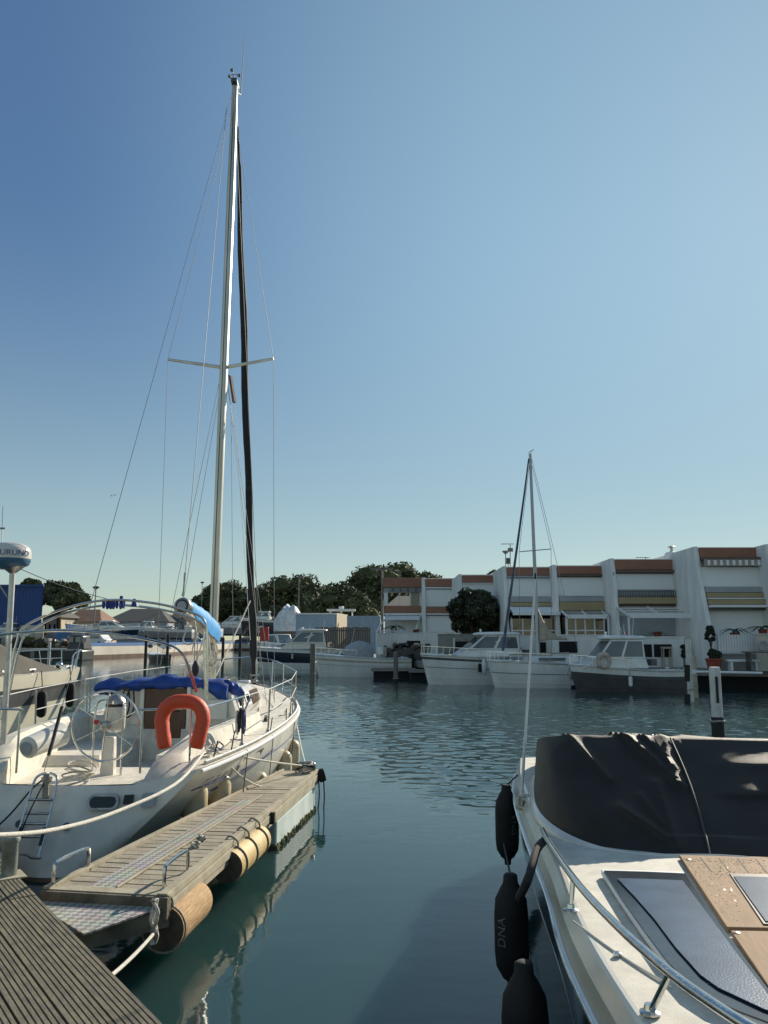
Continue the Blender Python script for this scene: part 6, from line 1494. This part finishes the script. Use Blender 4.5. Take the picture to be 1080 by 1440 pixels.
# ================================================================ TERRACE OF HOUSES on the right quay
def house(label, px0, px1, Y, y_roof, els, depth=9, party=True, openings=(), fw=1.15):
    x0, x1 = D(px0, y_roof, Y).x, D(px1, y_roof, Y).x; zr = D(px0, y_roof, Y).z; w = x1 - x0
    zz = lambda y, f=0: D(px0, y, Y - f).z
    t = thing('terrace_house', label, 'house', ((x0 + x1) / 2, Y, .95), 0, 'stepped white terrace houses with terracotta parapets')
    b = MB(); b.box(((x0 + x1) / 2, Y + depth / 2, (zr + .9) / 2), (w - .02, depth, zr - .9), 'wall_white'); b.build('wall', t, world=True, smooth=False)
    if party:
        for xx in ((x0 - .02, x0 + .2),) + (((x1 - .2, x1 + .02),) if party == 2 else ()):
            b = MB(); b.prism([(Y + depth, .9), (Y + depth, zr + .03), (Y - .12, zr + .03), (Y - .5, lerp(.95, zr, .72)), (Y - fw * .55, lerp(.95, zr, .40)), (Y - fw, lerp(.95, zr, .05)), (Y - fw, .9)], xx[0], xx[1], 'wall_white', 'x'); b.build('party_wall', t, world=True, smooth=False, bevel=.03)
    for k, e in enumerate(els):
        nm, ya, yb, f, m = e[:5]; u0, u1 = e[5] if len(e) > 5 else (0, 1)
        za, zb = zz(ya, f), zz(yb, f); ins = .012 + .003 * k
        xa, xb = lerp(x0, x1, u0) + ins + (.2 if u0 == 0 and party else 0), lerp(x0, x1, u1) - ins - (.2 if party == 2 and u1 == 1 else 0)
        if nm == 'railing':
            b = MB(); n = int((xb - xa) / .12)
            for i in range(n + 1): b.box((lerp(xa, xb, i / n), Y - f, (za + zb) / 2), (.035, .03, za - zb), m)
            b.box(((xa + xb) / 2, Y - f, za), (xb - xa, .05, .05), m); b.box(((xa + xb) / 2, Y - f, zb), (xb - xa, .05, .05), m)
            b.build('railing', t, world=True, smooth=False); continue
        if nm == 'awning':
            # sloping blind: ya at the wall, yb out at f
            zi = zz(ya, .1); zo = zz(yb, f)
            b = MB(); b.slab([(xa, Y - f, zo), (xb, Y - f, zo), (xb, Y - .1, zi), (xa, Y - .1, zi)], .03, m); b.build('awning', t, world=True, smooth=False)
            b = MB(); b.box(((xa + xb) / 2, Y - f - .02, zo - .07), (xb - xa, .06, .18), 'trim_white'); b.build('front_bar', t, world=True, smooth=False); continue
        if nm == 'pergola':
            zi = zz(ya, .1); zo = zz(yb, f)
            b = MB()
            for i in range(5): f2 = i / 4; b.bar((xa, lerp(Y - .1, Y - f, f2), lerp(zi, zo, f2)), (xb, lerp(Y - .1, Y - f, f2), lerp(zi, zo, f2)), .12 if i < 4 else .08, .05 if i < 4 else .22, m)
            for i in range(3): b.bar((lerp(xa, xb, i / 2), Y - .1, zi + .03), (lerp(xa, xb, i / 2), Y - f, zo + .03), .08, .1, m)
            for i in (0, 2): b.box((lerp(xa, xb, i / 2), Y - f, (zo + .95) / 2), (.08, .08, zo - .95), m)
            b.build('pergola', t, world=True, smooth=False); continue
        if nm == 'glazing':
            b = MB(); b.box(((xa + xb) / 2, Y - f / 2, (za + zb) / 2), (xb - xa, f, za - zb), m); g = b.build('glazing', t, world=True, smooth=False)
            b = MB(); n = 4
            for i in range(n + 1): b.box((lerp(xa, xb, i / n), Y - f - .02, (za + zb) / 2), (.07, .05, za - zb), 'trim_white')
            b.box(((xa + xb) / 2, Y - f - .02, zb + .25), (xb - xa, .04, .06), 'trim_white'); b.build('glazing_bar', g, world=True, smooth=False); continue
        if nm == 'valance':
            n = 22
            for i in range(n):
                pass
            b = MB(); 
            for i in range(n):
                a, c = lerp(xa, xb, i / n), lerp(xa, xb, (i + 1) / n); b.box(((a + c) / 2, Y - f + .02 * (i % 2), (za + zb) / 2), (c - a - .004, .06, za - zb - .08 * (i % 2)), m if i % 2 else 'terracotta_dull')
            b.build('valance', t, world=True, smooth=False); continue
        b = MB(); b.box(((xa + xb) / 2, Y - f / 2, (za + zb) / 2), (xb - xa, f, za - zb), m); b.build(nm, t, world=True, smooth=False, bevel=.012)
    return t
T = 'terracotta'
hs1 = lambda: [('fascia', 770, 784, .32, T), ('valance', 786, 796, .75, 'blind'), ('awning_box', 783, 786.5, .8, 'brown_edge'), ('blind', 797, 825, .34, 'blind'), ('balcony', 825, 833, .72, 'wall_grey'), ('ochre_band', 833.5, 840, .86, 'ochre'), ('white_band', 840.5, 842.5, .98, 'trim_white'), ('ochre_band', 843, 850, 1.0, 'ochre'), ('white_band', 850.5, 854, 1.3, 'trim_white'), ('dark_gap', 854.5, 858, .9, 'hull_grey'), ('shutter', 858, 893, .5, 'blind')]
house('last terrace house at the right edge of the photo', 1076, 1185, 40.5, 766, hs1(), fw=2.1)
house('tall end terrace house with striped awning and white picket fence', 975, 1076, 41.8, 769.5, hs1(), fw=2.1)
house('terrace house with the white slatted pergola behind the grey hulled motorboat', 858, 946, 45.2, 786,
      [('fascia', 787, 801, .3, T), ('eave', 801.5, 805, .55, 'brown_edge'), ('blind', 807, 829, .25, 'blind'), ('dark_gap', 829, 838, .3, 'wall_grey'), ('railing', 831, 839, .62, 'hull_grey'), ('ochre_band', 840, 849, .7, 'ochre'), ('dark_gap', 849.5, 852, .5, 'brown_edge'), ('pergola', 852, 866, 2.6, 'trim_white', (.02, 1.0)), ('shutter', 866, 893, .25, 'wall_grey'), ])
house('terrace house with glazed veranda left of the grey hulled motorboat', 777, 858, 47.3, 795,
      [('fascia', 796, 807, .3, T), ('eave', 807.5, 810, .5, 'brown_edge'), ('blind', 812, 838, .25, 'blind'), ('balcony', 838.5, 846, .6, 'wall_grey'), ('ochre_band', 846.5, 858, .72, 'ochre'), ('dark_gap', 858.5, 893, .12, 'dark_void'), ('pergola', 857, 867, 1.9, 'trim_white', (.08, .78)), ('glazing', 868, 893, 1.5, 'gold_reflection_glass', (.09, .74))])
house('terrace house with white blind directly behind the small sailboat mast', 707, 777, 48.4, 797,
      [('fascia', 798, 809, .3, T), ('eave', 809.5, 812, .5, 'wall_grey'), ('blind', 813, 839, .25, 'blind'), ('balcony', 839.5, 847, .6, 'wall_grey'), ('ochre_band', 847.5, 852, .7, 'ochre'), ('awning', 850, 861, 1.9, 'blind'), ('dark_gap', 862, 893, .15, 'dark_void'), ('glazing', 870, 893, 1.2, 'gold_reflection_glass', (.08, .95))])
house('terrace house half hidden behind the round dark bush', 645, 707, 53, 808,
      [('fascia', 809, 819, .3, T), ('white_band', 819.5, 821, .4, 'trim_white'), ('blind', 821, 843, .3, 'blind'), ('balcony', 843.5, 849, .5, 'wall_grey'), ('terracotta_band', 849.5, 858, .62, T), ('dark_gap', 858.5, 892, .1, 'hedge_brown')])
house('terrace house with plain white panel left of the round bush', 594, 645, 58.5, 813,
      [('fascia', 814, 825, .3, T), ('white_band', 825.5, 827.5, .4, 'trim_white'), ('blind', 829, 853, .2, 'blind'), ('terracotta_band', 854, 862, .5, T), ('white_band', 862.5, 864.5, .6, 'trim_white'), ('shutter', 866, 891, .3, 'blind')])
# end house with the open loggia
Y = 60; x0, x1 = D(540, 813, Y).x, D(594, 813, Y).x; zt = lambda y: D(560, y, Y).z
t = thing('terrace_house', 'end terrace house with an open upper loggia and white stair rail at the left', 'house', ((x0 + x1) / 2, Y, .95), 0, 'stepped white terrace houses with terracotta parapets')
def hb_(nm, xa, xb, ya, yb, za, zb, m, bev=0.0):
    b = MB(); b.box(((xa + xb) / 2, (ya + yb) / 2, (za + zb) / 2), (xb - xa, yb - ya, zb - za), m); b.build(nm, t, world=True, smooth=False, bevel=bev)
hb_('wall', x0 + .05, x1 - .03, Y, Y + 7, .9, zt(862), 'wall_white')
hb_('roof', x0 - .1, x1, Y - .3, Y + 7, zt(826), zt(813), T, .02)
hb_('terracotta_band', x0, x1 - .05, Y - .25, Y + .1, zt(862), zt(852), T)
hb_('white_band', x0, x1 - .05, Y - .35, Y + .08, zt(865), zt(862.5), 'trim_white')
hb_('lintel', x0, x1 - .04, Y - .1, Y + .25, zt(833), zt(826.2), 'wall_grey')
for u in (.0, .93): hb_('column', lerp(x0, x1, u), lerp(x0, x1, u) + .28, Y - .05, Y + .3, zt(852), zt(826.3), 'wall_white')
hb_('column', lerp(x0, x1, .40), lerp(x0, x1, .40) + .06, Y, Y + .06, zt(852), zt(833), 'trim_white'); hb_('column', lerp(x0, x1, .66), lerp(x0, x1, .66) + .1, Y, Y + .08, zt(852), zt(833), 'trim_white')
hb_('glass_screen', lerp(x0, x1, .68), lerp(x0, x1, .92), Y + .5, Y + .56, zt(852), zt(833), 'glass_far')
for u in (.2, .4, .6, .8): hb_('roof_beam', lerp(x0, x1, u), lerp(x0, x1, u) + .12, Y - .6, Y + 6, zt(832), zt(828), 'hull_grey')
b = MB(); b.slab([(x0 + .1, Y - 1.6, zt(872)), (x1 - .3, Y - 1.6, zt(872)), (x1 - .3, Y - .1, zt(865)), (x0 + .1, Y - .1, zt(865))], .03, 'blind'); b.build('awning', t, world=True, smooth=False)
b = MB()
b.tube([(x0 - .5, Y - 3, 1.0), (x0 - .5, Y - 3, 2.9), (x0 + .3, Y - .4, zt(864))], .06, 'trim_white', 6); b.tube([(x1 - .6, Y - 2, 1.0), (x1 - .6, Y - 2, 2.9), (x1 - .1, Y - .2, zt(862))], .06, 'trim_white', 6); b.tube([(x0 - .5, Y - 3, 2.9), (x1 - .6, Y - 2, 2.9)], .04, 'trim_white', 6)
for k in range(5): b.tube([(x0 - .3 + k * .25, Y - 2.8, 1.0), (x0 - .3 + k * .25, Y - 2.8, 2.7 + k * .1)], .025, 'trim_white', 5)
b.build('stair_rail', t, world=True)
# garden walls in front
def gwall(label, px0, px1, Y, y_top, m, holes=()):
    a, c = D(px0, y_top, Y), D(px1, y_top, Y); t = thing('garden_wall', label, 'wall', ((a.x + c.x) / 2, Y, .95), 0, 'low garden walls on the quay')
    b = MB(); b.box(((a.x + c.x) / 2, Y + .1, (a.z + .9) / 2), (c.x - a.x, .22, a.z - .9), m); b.build('wall', t, world=True, smooth=False, bevel=.02)
    b = MB(); b.box(((a.x + c.x) / 2, Y + .1, a.z + .03), (c.x - a.x + .06, .3, .07), m); b.build('coping', t, world=True, smooth=False, bevel=.015)
    for h0, h1, y0, y1 in holes:
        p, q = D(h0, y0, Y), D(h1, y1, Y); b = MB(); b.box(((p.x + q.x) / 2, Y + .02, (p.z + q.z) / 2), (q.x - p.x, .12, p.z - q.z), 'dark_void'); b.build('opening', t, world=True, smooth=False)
    return t
gwall('white garden wall below the open loggia house', 530, 598, 57.4, 891, 'wall_white', ((572, 591, 901, 917),))
gwall('white garden wall below the plain panel house', 598, 628, 56.5, 889, 'wall_white')
gwall('dull stone garden wall under the round bush', 616, 700, 49.2, 893, 'concrete', ((640, 700, 902, 918),))
gwall('white garden wall with dark openings behind the small sailboat', 702, 775, 46.9, 895, 'wall_white', ((756, 768, 903, 918),))
gwall('white garden wall in front of the glazed veranda', 775, 852, 45.4, 894, 'wall_white', ((786, 812, 902, 918),))
gwall('white garden wall with a wide dark opening beside the grey motorboat roof', 880, 962, 42.6, 897, 'wall_white', ((899, 917, 906, 924), (919, 945, 906, 924)))
# picket fence
Yf = 38.9; a, c = D(1011, 892, Yf), D(1066, 920, Yf)
t = thing('picket_fence', 'white picket fence in front of the tall end house', 'fence', ((a.x + c.x) / 2, Yf, .95))
n = 15
for i in range(n):
    x = lerp(a.x, c.x, i / (n - 1)); b = MB(); b.prism([(x - .05, c.z - .05), (x + .05, c.z - .05), (x + .05, a.z - .06), (x, a.z), (x - .05, a.z - .06)], Yf, Yf + .03, 'trim_white', 'y'); b.build('picket', t, world=True, smooth=False)
for z in (c.z + .2, a.z - .3): b = MB(); b.box(((a.x + c.x) / 2, Yf + .05, z), (c.x - a.x, .04, .08), 'trim_white'); b.build('rail', t, world=True, smooth=False)
a, c = D(963, 893, 42.5), D(1000, 920, 42.5); t = thing('picket_fence', 'greyish picket fence against the side wall of the tall end house', 'fence', ((a.x + c.x) / 2, 42.5, .95))
for i in range(11):
    x = lerp(a.x, c.x, i / 10); b = MB(); b.box((x, 39.2, (a.z + c.z) / 2), (.07, .03, a.z - c.z), 'blind'); b.build('picket', t, world=True, smooth=False)
b = MB(); b.box(((a.x + c.x) / 2, 39.25, a.z - .25), (c.x - a.x, .03, .08), 'blind'); b.build('rail', t, world=True, smooth=False)
gwall('low rough stone wall under the white picket fence', 1005, 1110, 38.5, 921, 'concrete')
gwall('pale wall end with a round ornament at the right edge of the photo', 1063, 1110, 38.2, 893, 'quay_white')
p = D(1073, 908, 38.05); b = MB(); b.tube([p + Vector((math.cos(a) * .2, 0, math.sin(a) * .2)) for a in [2 * math.pi * k / 16 for k in range(16)]], .05, 'wall_grey', 6, closed=True); tag(b.build('wall_ornament'), 'round grey ornament on the pale wall end', 'ornament')
# chimney, roof aerials
p = D(945, 786, 45.9); t = thing('chimney', 'squat white chimney with a metal cowl beside the tall end house', 'chimney', (p.x, 45.9, p.z))
b = MB(); b.lathe([(.34, -.3), (.34, .1), (.44, .12), (.44, .22), (.3, .36), (.15, .42)], p, 'wall_white', 8); b.build('stack', t, world=True, angle=20)
b = MB(); b.tube([p + Vector((0, 0, .4)), p + Vector((0, 0, .62))], .08, 'steel_dull', 8); b.lathe([(.2, .62), (.22, .66), (.12, .72)], p, 'steel_dull', 10); b.build('cowl', t, world=True)
def aerial(label, px, y0, y1, Y, kind):
    a, c = D(px, y0, Y), D(px, y1, Y); t = thing('roof_aerial', label, 'aerial', tuple(a), 0, 'television aerials on the terrace roofs'); b = MB(); b.tube([a, c], .025, 'wire', 6); b.build('mast', t, world=True)
    b = MB()
    if kind == 0:
        b.tube([c + Vector((-.55, 0, 0)), c + Vector((.2, 0, 0))], .018, 'wire', 5)
        for k in range(6): b.tube([c + Vector((-.5 + k * .13, -.25, 0)), c + Vector((-.5 + k * .13, .25, 0))], .012, 'wire', 4)
        b.box(c + Vector((0, 0, -.35)), (.3, .1, .22), 'wire')
    elif kind == 1: b.lathe([(.03, -.15), (.2, 0), (.2, .05), (.05, .08)], c, 'wire', 8)
    else: b.box(c, (.22, .22, .35), 'hull_grey')
    b.build('head', t, world=True)
aerial('comb shaped television aerial above the roof near the small sailboat mast', 717.5, 800, 765, 49, 0)
aerial('stubby mushroom aerial left of the comb shaped one', 711, 800, 776, 49, 1)
aerial('short dark vent pipe right below the comb shaped aerial', 714.5, 800, 789, 48.8, 2)
aerial('small white roof aerial on the loggia house roof', 562.5, 815, 806, 62, 2)
aerial('tiny low aerial on the pergola house roof', 908, 788, 784, 46.5, 0)
# plants and furniture on the terraces
def palm(label, px, y_base, y_top, Y, r, n=13, potm='terracotta_pot'):
    a, c = D(px, y_base, Y), D(px, y_top, Y); h = c.z - a.z; t = thing('palm_plant', label, 'plant', tuple(a), 0, 'potted palms on the terraces')
    b = MB(); rnd = random.Random(int(px))
    for k in range(n):
        an = k * 2.4; L = r * rnd.uniform(.7, 1.1); up = rnd.uniform(.1, .6)
        o = Vector((0, 0, h * .5)); rows = []
        for q in range(7):
            f = q / 6; p = o + Vector((math.cos(an) * L * f, math.sin(an) * L * f, h * .5 * up * 2 * f - h * .7 * f * f)); w = .07 * math.sin(math.pi * min(1, f + .12)) + .006; sd = Vector((-math.sin(an), math.cos(an), 0)) * w
            rows.append([p - sd, p + Vector((0, 0, .02)), p + sd])
        b.grid(rows, 'palm_leaf')
    b.build('leaves', t, angle=80)
    b = MB(); b.tube([(0, 0, .1), (0, 0, h * .55)], .05, 'bark', 7); b.build('stem', t)
    b = MB(); b.lathe([(.14, -.25), (.2, .12), (.22, .14), (.2, .18), (.02, .16)], (0, 0, 0), potm, 14); b.build('pot', t)
palm('spreading palm above the middle of the white picket fence', 1033, 895, 877, 39.6, .85)
palm('spiky palm above the right end of the white picket fence', 1073, 890, 874, 39.2, .9)
palm('dark leafy plant under the awning of the open loggia house', 553, 889, 873, 58.2, 1.0)
palm('small plant beside the stair rail of the loggia house', 585, 890, 882, 58, .45, 9)
palm('low potted plant under the white slatted pergola', 925, 893, 886, 43.4, .5, 9)
def shrub(label, px0, px1, y0, y1, Y, seed, leaf='bush_leaf', size=.07):
    return crown_tree('climbing_shrub', label, px0, px1, y0, y1, Y, seed, (leaf, leaf), .95, False, 24, 70, size, 'shrub', None, .04)
shrub('climbing shrub on the wall left of the white picket fence', 992, 1007, 878, 905, 38.4, 41)
shrub('dark shrub beside the round dark bush near the sailboat headsail', 690, 709, 862, 893, 50.4, 42, 'hedge_leaf', .10)
shrub('leafy shrub growing from the red pot by the quay edge', 996, 1014, 913, 927, 38.0, 43)
shrub('clipped dark shrub in the corner by the pergola house', 957, 966, 905, 926, 42.6, 44)
p = D(1004, 934, 37.9); b = MB(); b.lathe([(.26, -.28), (.34, .16), (.37, .18), (.37, .26), (.32, .26), (.3, .2), (.02, .2)], p, 'terracotta_pot', 18); tag(b.build('flower_pot', angle=40), 'big red flower pot on the quay left of the picket fence', 'pot')
t = thing('stool', 'small cream stool standing in the dark wall opening', 'stool', at(937, 42.3, .95)); p = D(937, 911, 42.3)
b = MB(); b.box((p.x, 42.3, p.z), (.5, .4, .1), 'sail_cream'); b.build('seat', t, world=True, bevel=.02)
for i in (-1, 1):
    for j in (-1, 1): b = MB(); b.box((p.x + i * .2, 42.3 + j * .15, (p.z + .95) / 2), (.05, .05, p.z - .95), 'sail_cream'); b.build('leg', t, world=True)
t = thing('bench', 'low white bench on the quay under the picket fence', 'bench', at(1044, 37.6, .95)); p = D(1044, 929, 37.6)
b = MB(); b.box((p.x, 37.6, p.z), (1.4, .4, .1), 'trim_white'); b.build('seat', t, world=True, bevel=.02)
for i in (-1, 1): b = MB(); b.box((p.x + i * .55, 37.6, (p.z + .95) / 2), (.1, .35, p.z - .95), 'trim_white'); b.build('leg', t, world=True)
t = thing('table', 'dark table at the right end of the quay beside the picket fence', 'table', at(1066, 37.2, .95)); p = D(1068, 917, 37.2)
b = MB(); b.box((p.x, 37.2, p.z), (1.3, .7, .06), 'hull_grey'); b.build('top', t, world=True, bevel=.01)
for i in (-1, 1): b = MB(); b.box((p.x + i * .5, 37.2, (p.z + .95) / 2), (.06, .5, p.z - .95), 'hull_grey'); b.build('leg', t, world=True)
for px, Y, y0, lb in ((558, 56.6, 911, 'heap of dark nets and crates on the quay behind the open motorboat'), (583, 56.4, 911, 'coiled hoses and ropes hanging by the dark garden opening'), (640, 49.2, 917, 'clutter of dark boxes on the quay left of the pilothouse boat')):
    p = D(px, y0, Y); b = MB(); random.seed(int(px))
    for k in range(16): b.blob(p + Vector((random.uniform(-.9, .9), random.uniform(-.3, .3), random.uniform(-.4, .25))), (random.uniform(.1, .3), .2, random.uniform(.08, .2)), random.choice(['brown_edge', 'hull_dark', 'sail_cream', 'rope_grey', 'hull_dark']), 7, 5, .5, k)
    b.box((p.x, Y, (p.z + .5) / 2), (1.5, .5, max(.2, p.z - .6)), 'hull_dark'); tag(b.build('quay_clutter', angle=50), lb, 'gear', 'clutter on the quay')
for px, Y, y0 in ((624, 49.6, 897), (638.5, 49.0, 899)):
    a = D(px, y0, Y); b = MB(); b.tube([(a.x, Y, .9), a], .05, 'trim_white', 8); b.lathe([(.07, 0), (.07, .05), (.02, .07)], a, 'trim_white', 8)
    tag(b.build('quay_post'), 'thin white post on the quay %s' % ('nearer the bush' if px > 630 else 'left of the bow rail of the pilothouse boat'), 'post', 'thin white posts on the quay')
a, c = D(975, 944.5, 33.5), D(1072, 946.5, 32.8); b = MB(); b.tube([a, c], .05, 'trim_white', 8); b.box(a, (.15, .15, .15), 'trim_white'); tag(b.build('boom_pole'), 'long white pole lying along the quay edge at the right', 'pole')
# mooring ropes of the far boats, drain pipes
for a, c, sg, lb in ((D(803, 934, 38.3), D(790, 950, 40), .2, 'slack rope from the bow of the grey hulled motorboat'), (D(953, 938, 38.6), D(966, 935, 32.2), .25, 'rope from the stern of the grey hulled motorboat to the banded pile'),
                     (D(449, 920, 53.6), D(441, 931, 47.2), .2, 'rope from the bow of the open white motorboat to the pile beside it'), (D(613, 930, 45), D(604, 944, 49), .2, 'rope from the bow of the pilothouse boat to the short jetty')):
    b = MB(); b.tube(sag(a, c, sg), .018, 'rope_white', 6); tag(b.build('boat_rope'), lb, 'rope', 'mooring ropes of the far boats')
for px, Y, y0, y1, lb in ((862.5, 44.9, 805, 893, 'thin drain pipe at the left end of the pergola house'), (773, 48.2, 811, 893, 'thin drain pipe between the two houses behind the small sailboat')):
    a, c = D(px, y0, Y), D(px, y1, Y); b = MB(); b.tube([a, (a.x, Y, c.z)], .05, 'wall_grey', 8); tag(b.build('drain_pipe'), lb, 'pipe')
